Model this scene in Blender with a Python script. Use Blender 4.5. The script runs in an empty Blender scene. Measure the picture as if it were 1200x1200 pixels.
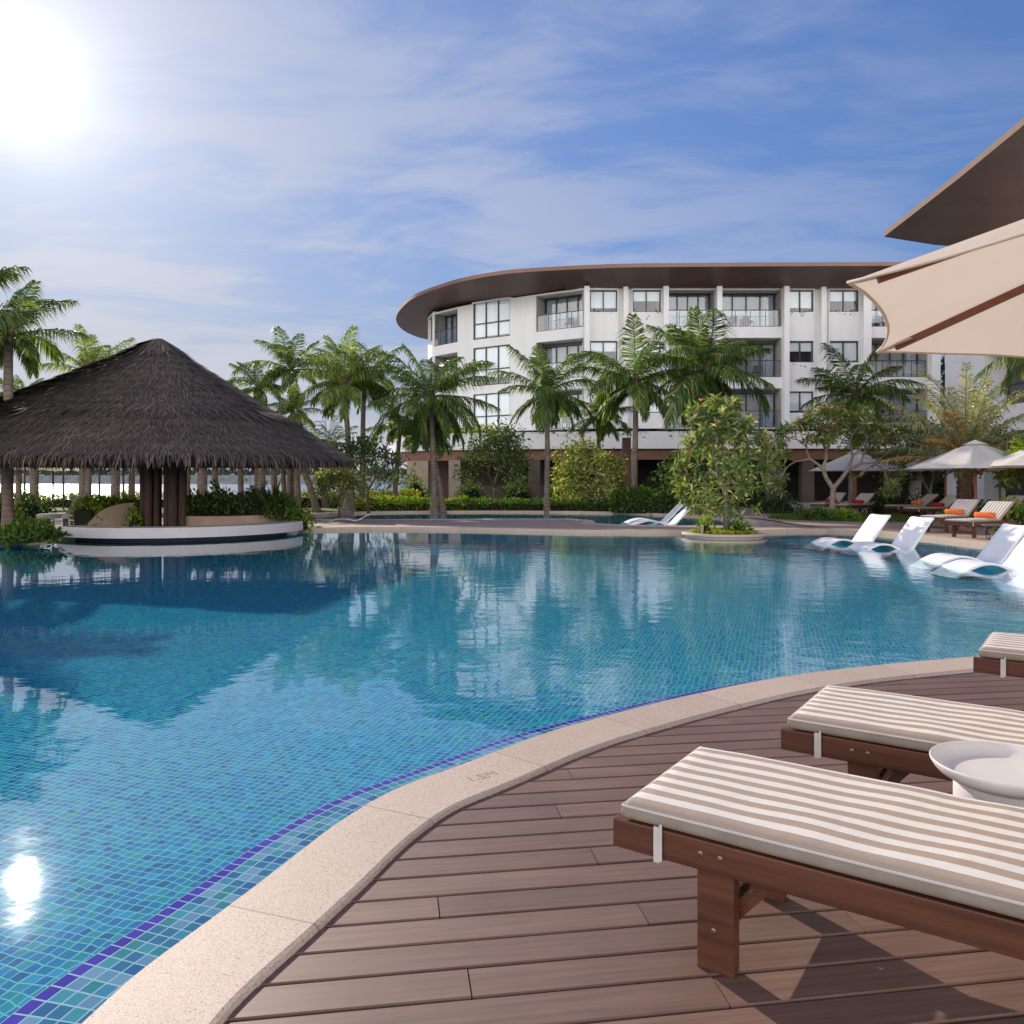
import bpy, math, random
from mathutils import Vector, Matrix, noise
from mathutils.geometry import tessellate_polygon
PI = math.pi
R = math.radians
random.seed(7)
SC = bpy.context.scene
COL = SC.collection

# ------------------------------------------------------------------ camera numbers
F, H, HZ = 950.0, 1.4, 562.0          # focal length in photo pixels, eye height, horizon row
def X(px, d): return (px - 600) / F * d
def Z(py, d): return H - (py - HZ) / F * d
def G(px, py, z=0.0):                   # point on the level z seen at a photo position
    d = F * (H - z) / (py - HZ)
    return Vector((X(px, d), d, z))

SUN_AZ, SUN_EL = R(-31.2), R(23.2)
SUN_DIR = Vector((math.sin(SUN_AZ) * math.cos(SUN_EL), math.cos(SUN_AZ) * math.cos(SUN_EL), math.sin(SUN_EL)))

def lin(r, g, b):
    f = lambda c: (c / 255 / 12.92) if c / 255 <= 0.04045 else ((c / 255 + 0.055) / 1.055) ** 2.4
    return (f(r), f(g), f(b), 1)

# ------------------------------------------------------------------ mesh builder
class MB:
    def __init__(self):
        self.v, self.f, self.uv, self.mi = [], [], [], []
    def face(self, pts, uv=None, mi=0):
        n = len(self.v)
        self.v += [tuple(p) for p in pts]
        self.f.append(tuple(range(n, n + len(pts)))); self.uv.append(uv); self.mi.append(mi)
    def addmesh(self, vs, fs, mi=0, uvs=None):
        n = len(self.v)
        self.v += [tuple(p) for p in vs]
        for k, f in enumerate(fs):
            self.f.append(tuple(i + n for i in f)); self.uv.append(uvs[k] if uvs else None); self.mi.append(mi)
    def frame(self, o, t, n, u, s0, s1, n0, n1, z0, z1, mi=0):
        o, t, n, u = Vector(o), Vector(t), Vector(n), Vector(u)
        P = [o + t * s + n * m + u * z for s, m, z in ((s0, n0, z0), (s1, n0, z0), (s1, n1, z0), (s0, n1, z0),
                                                        (s0, n0, z1), (s1, n0, z1), (s1, n1, z1), (s0, n1, z1))]
        self.addmesh(P, [(0, 3, 2, 1), (4, 5, 6, 7), (0, 1, 5, 4), (1, 2, 6, 5), (2, 3, 7, 6), (3, 0, 4, 7)], mi)
    def box(self, x0, x1, y0, y1, z0, z1, mi=0):
        self.frame((0, 0, 0), (1, 0, 0), (0, 1, 0), (0, 0, 1), x0, x1, y0, y1, z0, z1, mi)
    def bar(self, a, b, w, h, up=(0, 0, 1), mi=0):
        a, b = Vector(a), Vector(b)
        t = b - a; L = t.length; t.normalize()
        n = t.cross(Vector(up)); n.normalize(); u = n.cross(t)
        self.frame(a, t, n, u, 0, L, -w / 2, w / 2, -h / 2, h / 2, mi)
    def tube(self, pts, rad, n=8, cap=True, mi=0):
        pts = [Vector(p) for p in pts]
        if not hasattr(rad, '__len__'): rad = [rad] * len(pts)
        vs, fs = [], []
        prev = None
        for i, p in enumerate(pts):
            t = (pts[min(i + 1, len(pts) - 1)] - pts[max(i - 1, 0)]).normalized()
            if prev is None:
                a = Vector((1, 0, 0)) if abs(t.x) < 0.8 else Vector((0, 1, 0))
                a = (a - t * a.dot(t)).normalized()
            else:
                a = (prev - t * prev.dot(t)).normalized()
            prev = a; b = t.cross(a)
            for k in range(n):
                an = 2 * PI * k / n
                vs.append(p + (a * math.cos(an) + b * math.sin(an)) * rad[i])
        for i in range(len(pts) - 1):
            for k in range(n):
                fs.append((i * n + k, i * n + (k + 1) % n, (i + 1) * n + (k + 1) % n, (i + 1) * n + k))
        if cap:
            fs.append(tuple(reversed(range(n)))); fs.append(tuple(range((len(pts) - 1) * n, len(pts) * n)))
        self.addmesh(vs, fs, mi)
    def loop_tube(self, pts, r, n=6, mi=0):
        pts = [Vector(p) for p in pts]; m = len(pts); vs, fs = [], []
        for i, p in enumerate(pts):
            t = (pts[(i + 1) % m] - pts[i - 1]).normalized()
            a = Vector((0, 0, 1)); a = (a - t * a.dot(t)).normalized(); b = t.cross(a)
            for k in range(n):
                an = 2 * PI * k / n
                vs.append(p + (a * math.cos(an) + b * math.sin(an)) * r)
        for i in range(m):
            j = (i + 1) % m
            for k in range(n):
                fs.append((i * n + k, i * n + (k + 1) % n, j * n + (k + 1) % n, j * n + k))
        self.addmesh(vs, fs, mi)
    def lathe(self, prof, n=32, c=(0, 0, 0), mi=0):
        vs, fs = [], []
        for r, z in prof:
            for k in range(n):
                an = 2 * PI * k / n
                vs.append((c[0] + r * math.cos(an), c[1] + r * math.sin(an), c[2] + z))
        for i in range(len(prof) - 1):
            for k in range(n):
                fs.append((i * n + k, i * n + (k + 1) % n, (i + 1) * n + (k + 1) % n, (i + 1) * n + k))
        self.addmesh(vs, fs, mi)
    def sheet(self, loops, z, mi=0, uvf=None):
        loops = [[Vector((p[0], p[1], 0)) for p in lp] for lp in loops]
        flat = [p for lp in loops for p in lp]
        for tri in tessellate_polygon(loops):
            a, b, c = [flat[i] for i in tri]
            if (b - a).cross(c - a).z < 0: b, c = c, b
            pts = [(p.x, p.y, z) for p in (a, b, c)]
            self.face(pts, [uvf(p) for p in pts] if uvf else None, mi)
    def wall(self, loop, z0, z1, closed=True, mi=0, us=1.0, flip=False):
        m = len(loop); s = 0
        for i in range(m if closed else m - 1):
            a, b = loop[i], loop[(i + 1) % m]
            L = math.hypot(b[0] - a[0], b[1] - a[1])
            P = [(a[0], a[1], z0), (b[0], b[1], z0), (b[0], b[1], z1), (a[0], a[1], z1)]
            U = [(s * us, z0 * us), ((s + L) * us, z0 * us), ((s + L) * us, z1 * us), (s * us, z1 * us)]
            if flip: P.reverse(); U.reverse()
            self.face(P, U, mi); s += L
    def prism(self, loop, z0, z1, mi=0):
        self.sheet([loop], z1, mi)
        n0 = len(self.f); self.sheet([loop], z0, mi)
        for k in range(n0, len(self.f)): self.f[k] = tuple(reversed(self.f[k]))
        area = sum(loop[i - 1][0] * loop[i][1] - loop[i][0] * loop[i - 1][1] for i in range(len(loop)))
        self.wall(loop, z0, z1, True, mi, flip=area < 0)
    def build(self, name, mat, parent=None, smooth=False, loc=None):
        me = bpy.data.meshes.new(name)
        me.from_pydata(self.v, [], self.f)
        mats = mat if isinstance(mat, (list, tuple)) else [mat]
        for m in mats: me.materials.append(m)
        if len(mats) > 1: me.polygons.foreach_set('material_index', self.mi)
        if any(u is not None for u in self.uv):
            ul = me.uv_layers.new(name='UVMap'); k = 0
            for f, u in zip(self.f, self.uv):
                for j in range(len(f)):
                    if u is not None: ul.data[k].uv = u[j]
                    k += 1
        if smooth: me.polygons.foreach_set('use_smooth', [True] * len(me.polygons))
        me.update()
        o = bpy.data.objects.new(name, me); COL.objects.link(o)
        if parent is not None: o.parent = parent
        if loc is not None: o.location = loc
        return o

def weld(o, d=0.0005):
    import bmesh
    bm = bmesh.new(); bm.from_mesh(o.data)
    bmesh.ops.remove_doubles(bm, verts=bm.verts, dist=d)
    bm.to_mesh(o.data); bm.free(); return o
def bevel(o, w, seg=2):
    m = o.modifiers.new('bevel', 'BEVEL'); m.width = w; m.segments = seg; m.limit_method = 'ANGLE'; m.angle_limit = R(35)
    return o
def tag(o, label=None, cat=None, group=None, kind=None):
    if label: o['label'] = label
    if cat: o['category'] = cat
    if group: o['group'] = group
    if kind: o['kind'] = kind
    return o
def struct(o): o['kind'] = 'structure'; return o
def thing(name, label, cat, loc=(0, 0, 0), rz=0, group=None):
    o = bpy.data.objects.new(name, None); o.empty_display_size = 0.2; COL.objects.link(o)
    o.location = loc; o.rotation_euler = (0, 0, rz)
    return tag(o, label, cat, group)
def dup(root, loc, rz=0, label=None, scale=None, group=None):
    r = root.copy(); COL.objects.link(r); r.location = loc; r.rotation_euler = (0, 0, rz)
    if scale: r.scale = (scale,) * 3 if not hasattr(scale, '__len__') else scale
    if label: r['label'] = label
    if group: r['group'] = group
    for ch in root.children:
        c = ch.copy(); COL.objects.link(c); c.parent = r
        for g in ch.children:
            d = g.copy(); COL.objects.link(d); d.parent = c
    return r
def spline(pts, n=8):
    pts = [Vector(p) for p in pts]; out = []
    for i in range(len(pts) - 1):
        p0 = pts[i - 1] if i else pts[0] * 2 - pts[1]
        p1, p2 = pts[i], pts[i + 1]
        p3 = pts[i + 2] if i + 2 < len(pts) else pts[-1] * 2 - pts[-2]
        for k in range(n):
            t = k / n
            out.append(0.5 * ((2 * p1) + (p2 - p0) * t + (2 * p0 - 5 * p1 + 4 * p2 - p3) * t * t + (3 * p1 - p0 - 3 * p2 + p3) * t ** 3))
    out.append(pts[-1]); return out
def offset(pts, w, closed=False):      # shift a plan polyline to its left by w
    out = []; m = len(pts)
    for i in range(m):
        if closed: a, b = pts[i - 1], pts[(i + 1) % m]
        else: a, b = pts[max(i - 1, 0)], pts[min(i + 1, m - 1)]
        t = Vector((b[0] - a[0], b[1] - a[1], 0)).normalized()
        out.append(Vector((pts[i][0] - t.y * w, pts[i][1] + t.x * w, 0)))
    return out

# ------------------------------------------------------------------ materials
class N:
    def __init__(self, name):
        self.m = bpy.data.materials.new(name); self.m.use_nodes = True
        self.t = self.m.node_tree; self.t.nodes.clear()
        self.out = self.t.nodes.new('ShaderNodeOutputMaterial')
    def n(self, typ, **kw):
        nd = self.t.nodes.new('ShaderNode' + typ)
        for k, v in kw.items():
            if k.startswith('_'): setattr(nd, k[1:], v)
            else:
                s = nd.inputs[int(k[1:])] if k[0] == 'i' and k[1:].isdigit() else nd.inputs[k.replace('__', ' ')]
                if isinstance(v, bpy.types.NodeSocket): self.t.links.new(v, s)
                else: s.default_value = v
        return nd
    def math(self, op, a, b=0.0, c=0.0):
        return self.n('Math', _operation=op, i0=a, i1=b, i2=c).outputs[0]
    def mix(self, fac, a, b, blend='MIX'):
        nd = self.t.nodes.new('ShaderNodeMix'); nd.data_type = 'RGBA'; nd.blend_type = blend
        for s, v in ((nd.inputs[0], fac), (nd.inputs[6], a), (nd.inputs[7], b)):
            if isinstance(v, bpy.types.NodeSocket): self.t.links.new(v, s)
            else: s.default_value = v
        return nd.outputs[2]
    def ramp(self, fac, stops, interp='LINEAR'):
        nd = self.t.nodes.new('ShaderNodeValToRGB'); nd.color_ramp.interpolation = interp
        e = nd.color_ramp.elements
        while len(e) < len(stops): e.new(0.5)
        for k, (p, c) in enumerate(stops): e[k].position = p; e[k].color = c
        self.t.links.new(fac, nd.inputs[0]); return nd.outputs[0]
    def obj(self): return self.n('TexCoord').outputs['Object']
    def uv(self): return self.n('TexCoord').outputs['UV']
    def mapping(self, v, sc=(1, 1, 1), rot=(0, 0, 0), loc=(0, 0, 0)):
        return self.n('Mapping', Vector=v, Scale=sc, Rotation=rot, Location=loc).outputs[0]
    def noise(self, v, scale, detail=3, rough=0.55, out=0):
        return self.n('TexNoise', Vector=v, Scale=scale, Detail=detail, Roughness=rough).outputs[out]
    def bump(self, h, strength=0.3, dist=0.01):
        return self.n('Bump', Height=h, Strength=strength, Distance=dist).outputs[0]
    def principled(self, col, rough=0.6, normal=None, spec=0.5, metal=0.0, **kw):
        p = self.n('BsdfPrincipled')
        for s, v in (('Base Color', col), ('Roughness', rough), ('Specular IOR Level', spec), ('Metallic', metal)) + tuple(kw.items()):
            if isinstance(v, bpy.types.NodeSocket): self.t.links.new(v, p.inputs[s])
            else: p.inputs[s].default_value = v
        if normal is not None: self.t.links.new(normal, p.inputs['Normal'])
        return p.outputs[0]
    def schlick(self, f0, normal=None):
        g = self.n('NewGeometry')
        c = self.math('ABSOLUTE', self.n('VectorMath', _operation='DOT_PRODUCT', i0=g.outputs['Incoming'], i1=normal if normal is not None else g.outputs['Normal']).outputs['Value'])
        return self.math('MULTIPLY_ADD', self.math('POWER', self.math('SUBTRACT', 1.0, self.math('MINIMUM', c, 1.0)), 5.0), 1 - f0, f0)
    def done(self, sh):
        self.t.links.new(sh, self.out.inputs[0]); return self.m

def c3(r, g, b): return (r, g, b, 1)
def plain(name, col, rough=0.6, var=0.15, scale=4.0, spec=0.4, bump=0.0, bscale=60, metal=0.0):
    q = N(name); v = q.obj()
    nz = q.noise(v, scale, 4)
    dark = tuple(x * (1 - var) for x in col[:3]) + (1,); lite = tuple(min(1, x * (1 + var)) for x in col[:3]) + (1,)
    c = q.ramp(nz, [(0.3, dark), (0.7, lite)])
    nrm = q.bump(q.noise(v, bscale, 3), bump, 0.01) if bump else None
    return q.done(q.principled(c, rough, nrm, spec, metal))
def leaf(name, a, b, c=None, trans=0.35, rough=0.55, spec=0.22):
    q = N(name)
    isl = q.n('NewGeometry').outputs['Random Per Island']
    stops = [(0.0, a), (1.0, b)] if c is None else [(0.0, a), (0.75, b), (1.0, c)]
    col = q.ramp(isl, stops)
    nz = q.noise(q.obj(), 0.9, 2)
    col = q.mix(1.0, col, q.ramp(nz, [(0.3, c3(.72, .72, .72)), (0.7, c3(1.2, 1.2, 1.1))]), 'MULTIPLY')
    p = q.principled(col, rough, None, spec)
    tcol = q.mix(1.0, col, c3(1.6, 1.7, .7), 'MULTIPLY')
    tr = q.n('BsdfTranslucent', Color=tcol).outputs[0]
    return q.done(q.n('MixShader', i0=trans, i1=p, i2=tr).outputs[0])
M = {}
# deck boards: grain runs along each board's own u axis
q = N('deck_board'); v = q.uv()
isl = q.n('NewGeometry').outputs['Random Per Island']
g1 = q.noise(q.mapping(v, (1.2, 34, 1)), 1.6, 6, 0.62)
g2 = q.noise(q.mapping(v, (1.0, 2.2, 1)), 1.3, 4, .6)
col = q.ramp(g1, [(0.28, c3(.088, .046, .035)), (0.74, c3(.198, .114, .088))])
col = q.mix(q.math('MULTIPLY', g2, 0.42), col, c3(.27, .18, .148))
col = q.mix(1.0, col, q.ramp(isl, [(0, c3(.86, .86, .87)), (1, c3(1.10, 1.08, 1.06))]), 'MULTIPLY')
worn = q.noise(q.mapping(q.obj(), (1.6, 1.6, 1)), 1.0, 6, .65)
col = q.mix(1.0, col, q.ramp(worn, [(.3, c3(.84, .83, .83)), (.7, c3(1.14, 1.13, 1.12))]), 'MULTIPLY')
M['deck'] = q.done(q.principled(col, q.math('MULTIPLY_ADD', g2, .25, .42), q.bump(g1, .25, .002), .35))
# coping stone: beige granite with fine speckle and joints every 0.86 m of u
q = N('coping_stone'); v = q.uv(); o = q.obj()
sp = q.n('TexVoronoi', Vector=o, Scale=240.0, _feature='F1').outputs['Color']
spv = q.n('SeparateColor', Color=sp).outputs[0]
col = q.ramp(spv, [(0.0, c3(.20, .14, .105)), (0.14, c3(.46, .355, .285)), (0.75, c3(.53, .425, .35)), (1.0, c3(.64, .53, .45))])
col = q.mix(q.math('MULTIPLY', q.noise(o, 2.2, 5), .5), col, c3(.40, .29, .21))
u = q.n('SeparateXYZ', Vector=v).outputs[0]
fr = q.math('ABSOLUTE', q.math('SUBTRACT', q.math('FRACT', q.math('DIVIDE', u, .86)), .5))
jn = q.math('LESS_THAN', fr, .0042)
sl = q.n('TexWhiteNoise', _noise_dimensions='1D', W=q.math('FLOOR', q.math('ADD', q.math('DIVIDE', u, .86), .5))).outputs[0]
col = q.mix(1.0, col, q.ramp(sl, [(0, c3(.91, .90, .89)), (1, c3(1.07, 1.06, 1.06))]), 'MULTIPLY')
dmp = q.noise(q.mapping(o, (1, 1, 1)), 3.1, 6, .7)
col = q.mix(q.ramp(dmp, [(.56, c3(0, 0, 0)), (.72, c3(.35, .35, .35))]), col, c3(.33, .255, .20))
col = q.mix(q.math('MULTIPLY', jn, .8), col, c3(.2, .15, .11))
nb = q.bump(q.math('SUBTRACT', q.noise(o, 140, 3), jn), .25, .003)
M['coping'] = q.done(q.principled(col, .62, nb, .4))
# mosaic tiles, UV in tile units
def tiles(name, cols, grout, gw=0.055, wob=0.0, purple=None, rough=.25):
    q = N(name); v = q.uv()
    if wob:  # wavers the tile lines to imitate refraction through ripples
        nz = q.noise(q.mapping(v, (.28, .20, 1)), 1.0, 2, .5, 1)
        v = q.n('VectorMath', _operation='ADD', i0=v, i1=q.n('VectorMath', _operation='SCALE', i0=q.n('VectorMath', _operation='SUBTRACT', i0=nz, i1=(.5, .5, .5)).outputs[0], Scale=wob).outputs[0]).outputs[0]
    fl = q.n('VectorMath', _operation='FLOOR', i0=v).outputs[0]
    fr = q.n('VectorMath', _operation='FRACTION', i0=v).outputs[0]
    wn = q.n('TexWhiteNoise', _noise_dimensions='2D', Vector=fl)
    col = q.ramp(wn.outputs[0], [(i / len(cols), c) for i, c in enumerate(cols)], 'CONSTANT')
    s = q.n('SeparateXYZ', Vector=fr)
    e = []
    for k in (0, 1):
        d = q.math('ABSOLUTE', q.math('SUBTRACT', s.outputs[k], .5))
        e.append(q.math('GREATER_THAN', d, .5 - gw))
    g = q.math('MAXIMUM', e[0], e[1])
    if purple:
        row = q.n('SeparateXYZ', Vector=fl).outputs[1]
        isp = q.math('COMPARE', row, purple[0], .5)
        col = q.mix(isp, col, q.ramp(wn.outputs[0], [(0, purple[1]), (1, purple[2])]))
    col = q.mix(g, col, grout)
    return q.done(q.principled(col, .8, None, 0.0))
M['tile_floor'] = tiles('pool_floor_tile', [c3(.011, .18, .37), c3(.012, .22, .44), c3(.008, .12, .29), c3(.018, .27, .36), c3(.011, .19, .40), c3(.013, .25, .33), c3(.008, .155, .38), c3(.026, .29, .48)],
                        c3(.19, .55, .50), .058, 1.4)
M['tile_band'] = tiles('waterline_tile', [c3(.03, .17, .30), c3(.05, .25, .38), c3(.03, .24, .27), c3(.17, .28, .42), c3(.06, .29, .36), c3(.02, .13, .30), c3(.22, .33, .45)],
                       c3(.50, .56, .60), .05, 0, (6, c3(.045, .018, .32), c3(.09, .035, .40)))
# pool water
def water(name, tint, bscale, bst, rough, dist=.02, breeze=0.0):
    q = N(name); v = q.obj()
    a = q.noise(q.mapping(v, (bscale, bscale * 1.25, 1), (0, 0, R(-25))), 1.0, 2, .5)
    b = q.noise(q.mapping(v, (bscale * 3.3, bscale * 3.9, 1), (0, 0, R(18))), 1.0, 2, .5)
    big = q.noise(q.mapping(v, (bscale * .25, bscale * .3, 1)), 1.0, 1, .5)
    h = q.math('ADD', q.math('ADD', q.math('MULTIPLY', a, 1.0), q.math('MULTIPLY', b, .22)), q.math('MULTIPLY', big, .8))
    if breeze:
        x = q.n('SeparateXYZ', Vector=v).outputs[0]
        ptch = q.noise(q.mapping(v, (.12, .16, 1)), 1.0, 2, .5)
        br = q.n('MapRange', Value=q.math('MULTIPLY_ADD', ptch, 7.0, x), i1=-.5, i2=6.5, i3=0.0, i4=1.0, _interpolation_type='SMOOTHSTEP').outputs[0]
        bst = q.math('MULTIPLY_ADD', br, breeze, bst)
        fine = q.noise(q.mapping(v, (bscale * 6, bscale * 7, 1)), 1.0, 2, .6)
        h = q.math('ADD', h, q.math('MULTIPLY', q.math('MULTIPLY', fine, br), .22))
        rough = q.math('MULTIPLY_ADD', br, .02, rough)
    nrm = q.bump(h, bst, dist)
    fr = q.schlick(.02, nrm)
    gl = q.n('BsdfGlossy', Color=c3(1, 1, 1), Roughness=rough, Normal=nrm).outputs[0]
    tr = q.n('BsdfTransparent', Color=tint).outputs[0]
    return q.done(q.n('MixShader', i0=fr, i1=tr, i2=gl).outputs[0])
M['pool_water'] = water('pool_water', c3(.80, .97, 1.0), 2.2, .10, .02, .02, .13)
q = N('sea_water'); v = q.obj()
h = q.math('ADD', q.noise(q.mapping(v, (.5, .8, 1)), 1.0, 4, .6), q.math('MULTIPLY', q.noise(q.mapping(v, (.07, .12, 1)), 1.0, 2), 1.5))
M['sea'] = q.done(q.principled(c3(.06, .12, .17), .18, q.bump(h, .9, .35), .5))
# others
M['teak'] = None
def wood(name, a, b, rough=.42, sc=(2, 26, 26), spec=.4):
    q = N(name); v = q.obj()
    g = q.noise(q.mapping(v, sc), 1.0, 5, .6)
    col = q.ramp(g, [(.3, a), (.7, b)])
    return q.done(q.principled(col, rough, q.bump(g, .15, .002), spec))
M['teak'] = wood('teak', c3(.048, .015, .008), c3(.135, .048, .025), .45, (1.3, 30, 30))
M['pole_wood'] = wood('pole_wood', c3(.22, .085, .045), c3(.36, .15, .08), .45, (26, 26, 2))
M['rib_wood'] = wood('rib_wood', c3(.20, .065, .03), c3(.30, .11, .055), .45)
M['grey_wood'] = wood('weathered_wood', c3(.07, .05, .042), c3(.13, .1, .088), .6)
M['bolt'] = plain('bolt_steel', c3(.22, .16, .12), .45, .1, metal=1.0)
q = N('striped_canvas'); v = q.obj()
y = q.n('SeparateXYZ', Vector=v).outputs[1]
st = q.math('LESS_THAN', q.math('FRACT', q.math('DIVIDE', q.math('ADD', q.math('MULTIPLY_ADD', q.noise(v, 2.6, 2), .009, y), -.0025), .0762)), .5)
wv = q.noise(v, 420, 2)
col = q.mix(st, c3(.72, .68, .64), c3(.385, .30, .24))
col = q.mix(q.math('MULTIPLY', wv, .22), col, c3(.35, .3, .26))
nb = q.bump(q.math('ADD', q.noise(v, 600, 2), q.math('ADD', q.math('MULTIPLY', q.noise(v, 9, 3), 7.0), q.math('MULTIPLY', q.noise(q.mapping(v, (2.5, 14, 1)), 1.0, 3), 9.0))), .5, .002)
M['stripe'] = q.done(q.principled(col, .85, nb, .15))
M['canvas_side'] = plain('tan_canvas', c3(.28, .235, .20), .9, .12, 9, .1, .4, 500)
M['piping'] = plain('white_piping', c3(.52, .49, .455), .8, .06, 20, .15)
M['bowl'] = plain('matt_white_table', c3(.62, .59, .575), .55, .04, 6, .3, .08, 300)
# parasol cloth lets some light through
def cloth(name, col, trans=.45, sc=500):
    q = N(name); v = q.obj()
    c = q.mix(q.math('MULTIPLY', q.noise(v, 3, 4), .35), col, tuple(x * .82 for x in col[:3]) + (1,))
    nb = q.bump(q.math('ADD', q.noise(v, sc, 2), q.math('MULTIPLY', q.noise(v, 5, 3), 8.0)), .25, .003)
    d = q.principled(c, .9, nb, .1)
    t = q.n('BsdfTranslucent', Color=c, Normal=nb).outputs[0]
    return q.done(q.n('MixShader', i0=trans, i1=d, i2=t).outputs[0])
M['cream_cloth'] = cloth('cream_canvas', c3(.82, .70, .585), .42)
M['far_cloth'] = cloth('pale_canvas', c3(.74, .69, .65), .25)
M['white_plastic'] = plain('white_moulded_plastic', c3(.80, .80, .81), .4, .03, 4, .5)
q = N('white_render'); v = q.obj()
stn = q.noise(q.mapping(v, (1.4, 1.4, .16)), 1.0, 6, .62)
col = q.ramp(stn, [(.30, c3(.735, .72, .71)), (.5, c3(.79, .775, .77)), (1.0, c3(.82, .81, .80))])
col = q.mix(q.math('MULTIPLY', q.noise(v, .5, 4), .25), col, c3(.70, .69, .68))
M['white_wall'] = q.done(q.principled(col, .85, q.bump(q.noise(v, 30, 3), .12, .01), .2))
M['tan_wall'] = plain('tan_render', c3(.36, .28, .225), .85, .08, 1.2, .2, .15, 25)
M['tan_stone'] = plain('tan_planter_stone', c3(.31, .23, .175), .85, .15, 2.5, .2, .2, 30)
M['lobby'] = plain('lobby_and_shaded_column', c3(.11, .085, .07), .85, .2, .8, .2)
M['white_counter'] = plain('white_counter_stone', c3(.47, .45, .46), .5, .05, 2, .4)
M['dark_base'] = plain('dark_bar_base', c3(.04, .045, .055), .6, .2, 2, .3)
q = N('brown_roof_boards'); v = q.obj()
xx = q.n('SeparateXYZ', Vector=v).outputs[0]
ln = q.math('LESS_THAN', q.math('FRACT', q.math('MULTIPLY', xx, 1.6)), .04)
col = q.ramp(q.noise(v, .5, 4), [(.3, c3(.100, .050, .035)), (.7, c3(.140, .074, .053))])
col = q.mix(q.math('MULTIPLY', ln, .5), col, c3(.05, .03, .025))
M['soffit'] = q.done(q.principled(col, .5, None, .4))
M['fascia'] = plain('copper_brown_fascia', c3(.20, .093, .06), .38, .1, 1, .5)
M['wing_fascia'] = plain('wing_roof_edge', c3(.12, .062, .05), .7, .1, 1, .2)
M['beam'] = wood('brown_beam', c3(.14, .06, .038), c3(.22, .10, .065), .5, (1, 8, 8))
M['frame_dark'] = plain('dark_metal_frame', c3(.045, .045, .05), .4, .1, 3, .4)
M['blind'] = plain('pale_blind', c3(.86, .87, .87), .9, .05, 2, .1)
M['curtain'] = plain('sheer_curtain', c3(.42, .44, .47), .9, .2, 6, .1)
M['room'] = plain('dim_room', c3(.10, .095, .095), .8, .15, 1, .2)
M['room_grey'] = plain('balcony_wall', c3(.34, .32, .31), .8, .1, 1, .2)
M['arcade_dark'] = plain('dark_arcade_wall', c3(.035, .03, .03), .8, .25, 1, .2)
q = N('window_glass')
fr = q.schlick(.08)
gl = q.n('BsdfGlossy', Color=c3(.9, .95, 1), Roughness=.03).outputs[0]
tr = q.n('BsdfTransparent', Color=c3(.90, .94, .96)).outputs[0]
M['glass'] = q.done(q.n('MixShader', i0=fr, i1=tr, i2=gl).outputs[0])
M['thatch'] = None
q = N('thatch_straw'); isl = q.n('NewGeometry').outputs['Random Per Island']
col = q.ramp(isl, [(0, c3(.066, .051, .045)), (.7, c3(.120, .096, .085)), (1, c3(.20, .16, .138))])
col = q.mix(1.0, col, q.ramp(q.noise(q.obj(), .8, 4), [(.3, c3(.75, .73, .72)), (.7, c3(1.2, 1.18, 1.15))]), 'MULTIPLY')
M['thatch'] = q.done(q.principled(col, .8, None, .25))
M['thatch_under'] = plain('thatch_underlay', c3(.05, .038, .032), .9, .25, 6, .1)
M['log'] = wood('dark_log', c3(.045, .03, .025), c3(.11, .075, .06), .8, (14, 14, 1.2), .2)
q = N('palm_bark'); v = q.obj()
zz = q.n('SeparateXYZ', Vector=v).outputs[2]
ring = q.math('FRACT', q.math('ADD', q.math('MULTIPLY', zz, 7.0), q.math('MULTIPLY', q.noise(v, 3, 3), .7)))
nz = q.noise(v, 5, 5)
col = q.ramp(nz, [(.3, c3(.115, .085, .066)), (.7, c3(.24, .19, .155))])
col = q.mix(q.math('MULTIPLY', q.math('LESS_THAN', ring, .2), .5), col, c3(.07, .052, .042))
M['palm_bark'] = q.done(q.principled(col, .85, q.bump(q.math('ADD', ring, nz), .4, .02), .2))
M['date_bark'] = plain('date_palm_bark', c3(.12, .075, .05), .9, .4, 8, .2, .6, 20)
M['bark'] = plain('grey_bark', c3(.24, .19, .155), .85, .25, 6, .2, .4, 40)
M['bark_dark'] = plain('brown_bark', c3(.09, .065, .05), .85, .3, 6, .2, .4, 40)
M['palm_leaf'] = leaf('palm_leaf', c3(0.043, 0.085, 0.022), c3(0.134, 0.201, 0.055), c3(0.305, 0.317, 0.122), 0.43, .5, .3)
M['palm_leaf_warm'] = leaf('palm_leaf_olive', c3(0.073, 0.122, 0.027), c3(0.207, 0.268, 0.067), c3(0.415, 0.366, 0.146), 0.45, .5, .3)
M['date_leaf'] = leaf('date_palm_leaf', c3(0.159, 0.189, 0.098), c3(0.305, 0.323, 0.177), c3(0.512, 0.366, 0.159), 0.34, .45, .4)
M['dry_leaf'] = leaf('dry_frond', c3(.28, .15, .05), c3(.46, .24, .08), None, .3)
M['frangipani_leaf'] = leaf('frangipani_leaf', c3(0.073, 0.116, 0.037), c3(0.220, 0.262, 0.104), c3(0.488, 0.415, 0.244), 0.45)
M['olive_leaf'] = leaf('olive_tree_leaf', c3(0.085, 0.122, 0.037), c3(0.244, 0.268, 0.091), c3(0.488, 0.451, 0.220), 0.46)
M['dark_leaf'] = leaf('dark_tree_leaf', c3(0.027, 0.055, 0.020), c3(0.079, 0.122, 0.041), c3(0.171, 0.183, 0.073), 0.39)
M['mid_leaf'] = leaf('mid_green_leaf', c3(0.037, 0.085, 0.017), c3(0.098, 0.171, 0.037), c3(0.207, 0.268, 0.061), 0.44)
M['bright_leaf'] = leaf('bright_leaf', c3(.07, .14, .015), c3(.20, .29, .03), c3(.40, .42, .07), .4)
M['yellow_leaf'] = leaf('yellow_hedge_leaf', c3(.14, .18, .02), c3(.34, .34, .04), c3(.52, .44, .09), .4)
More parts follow.
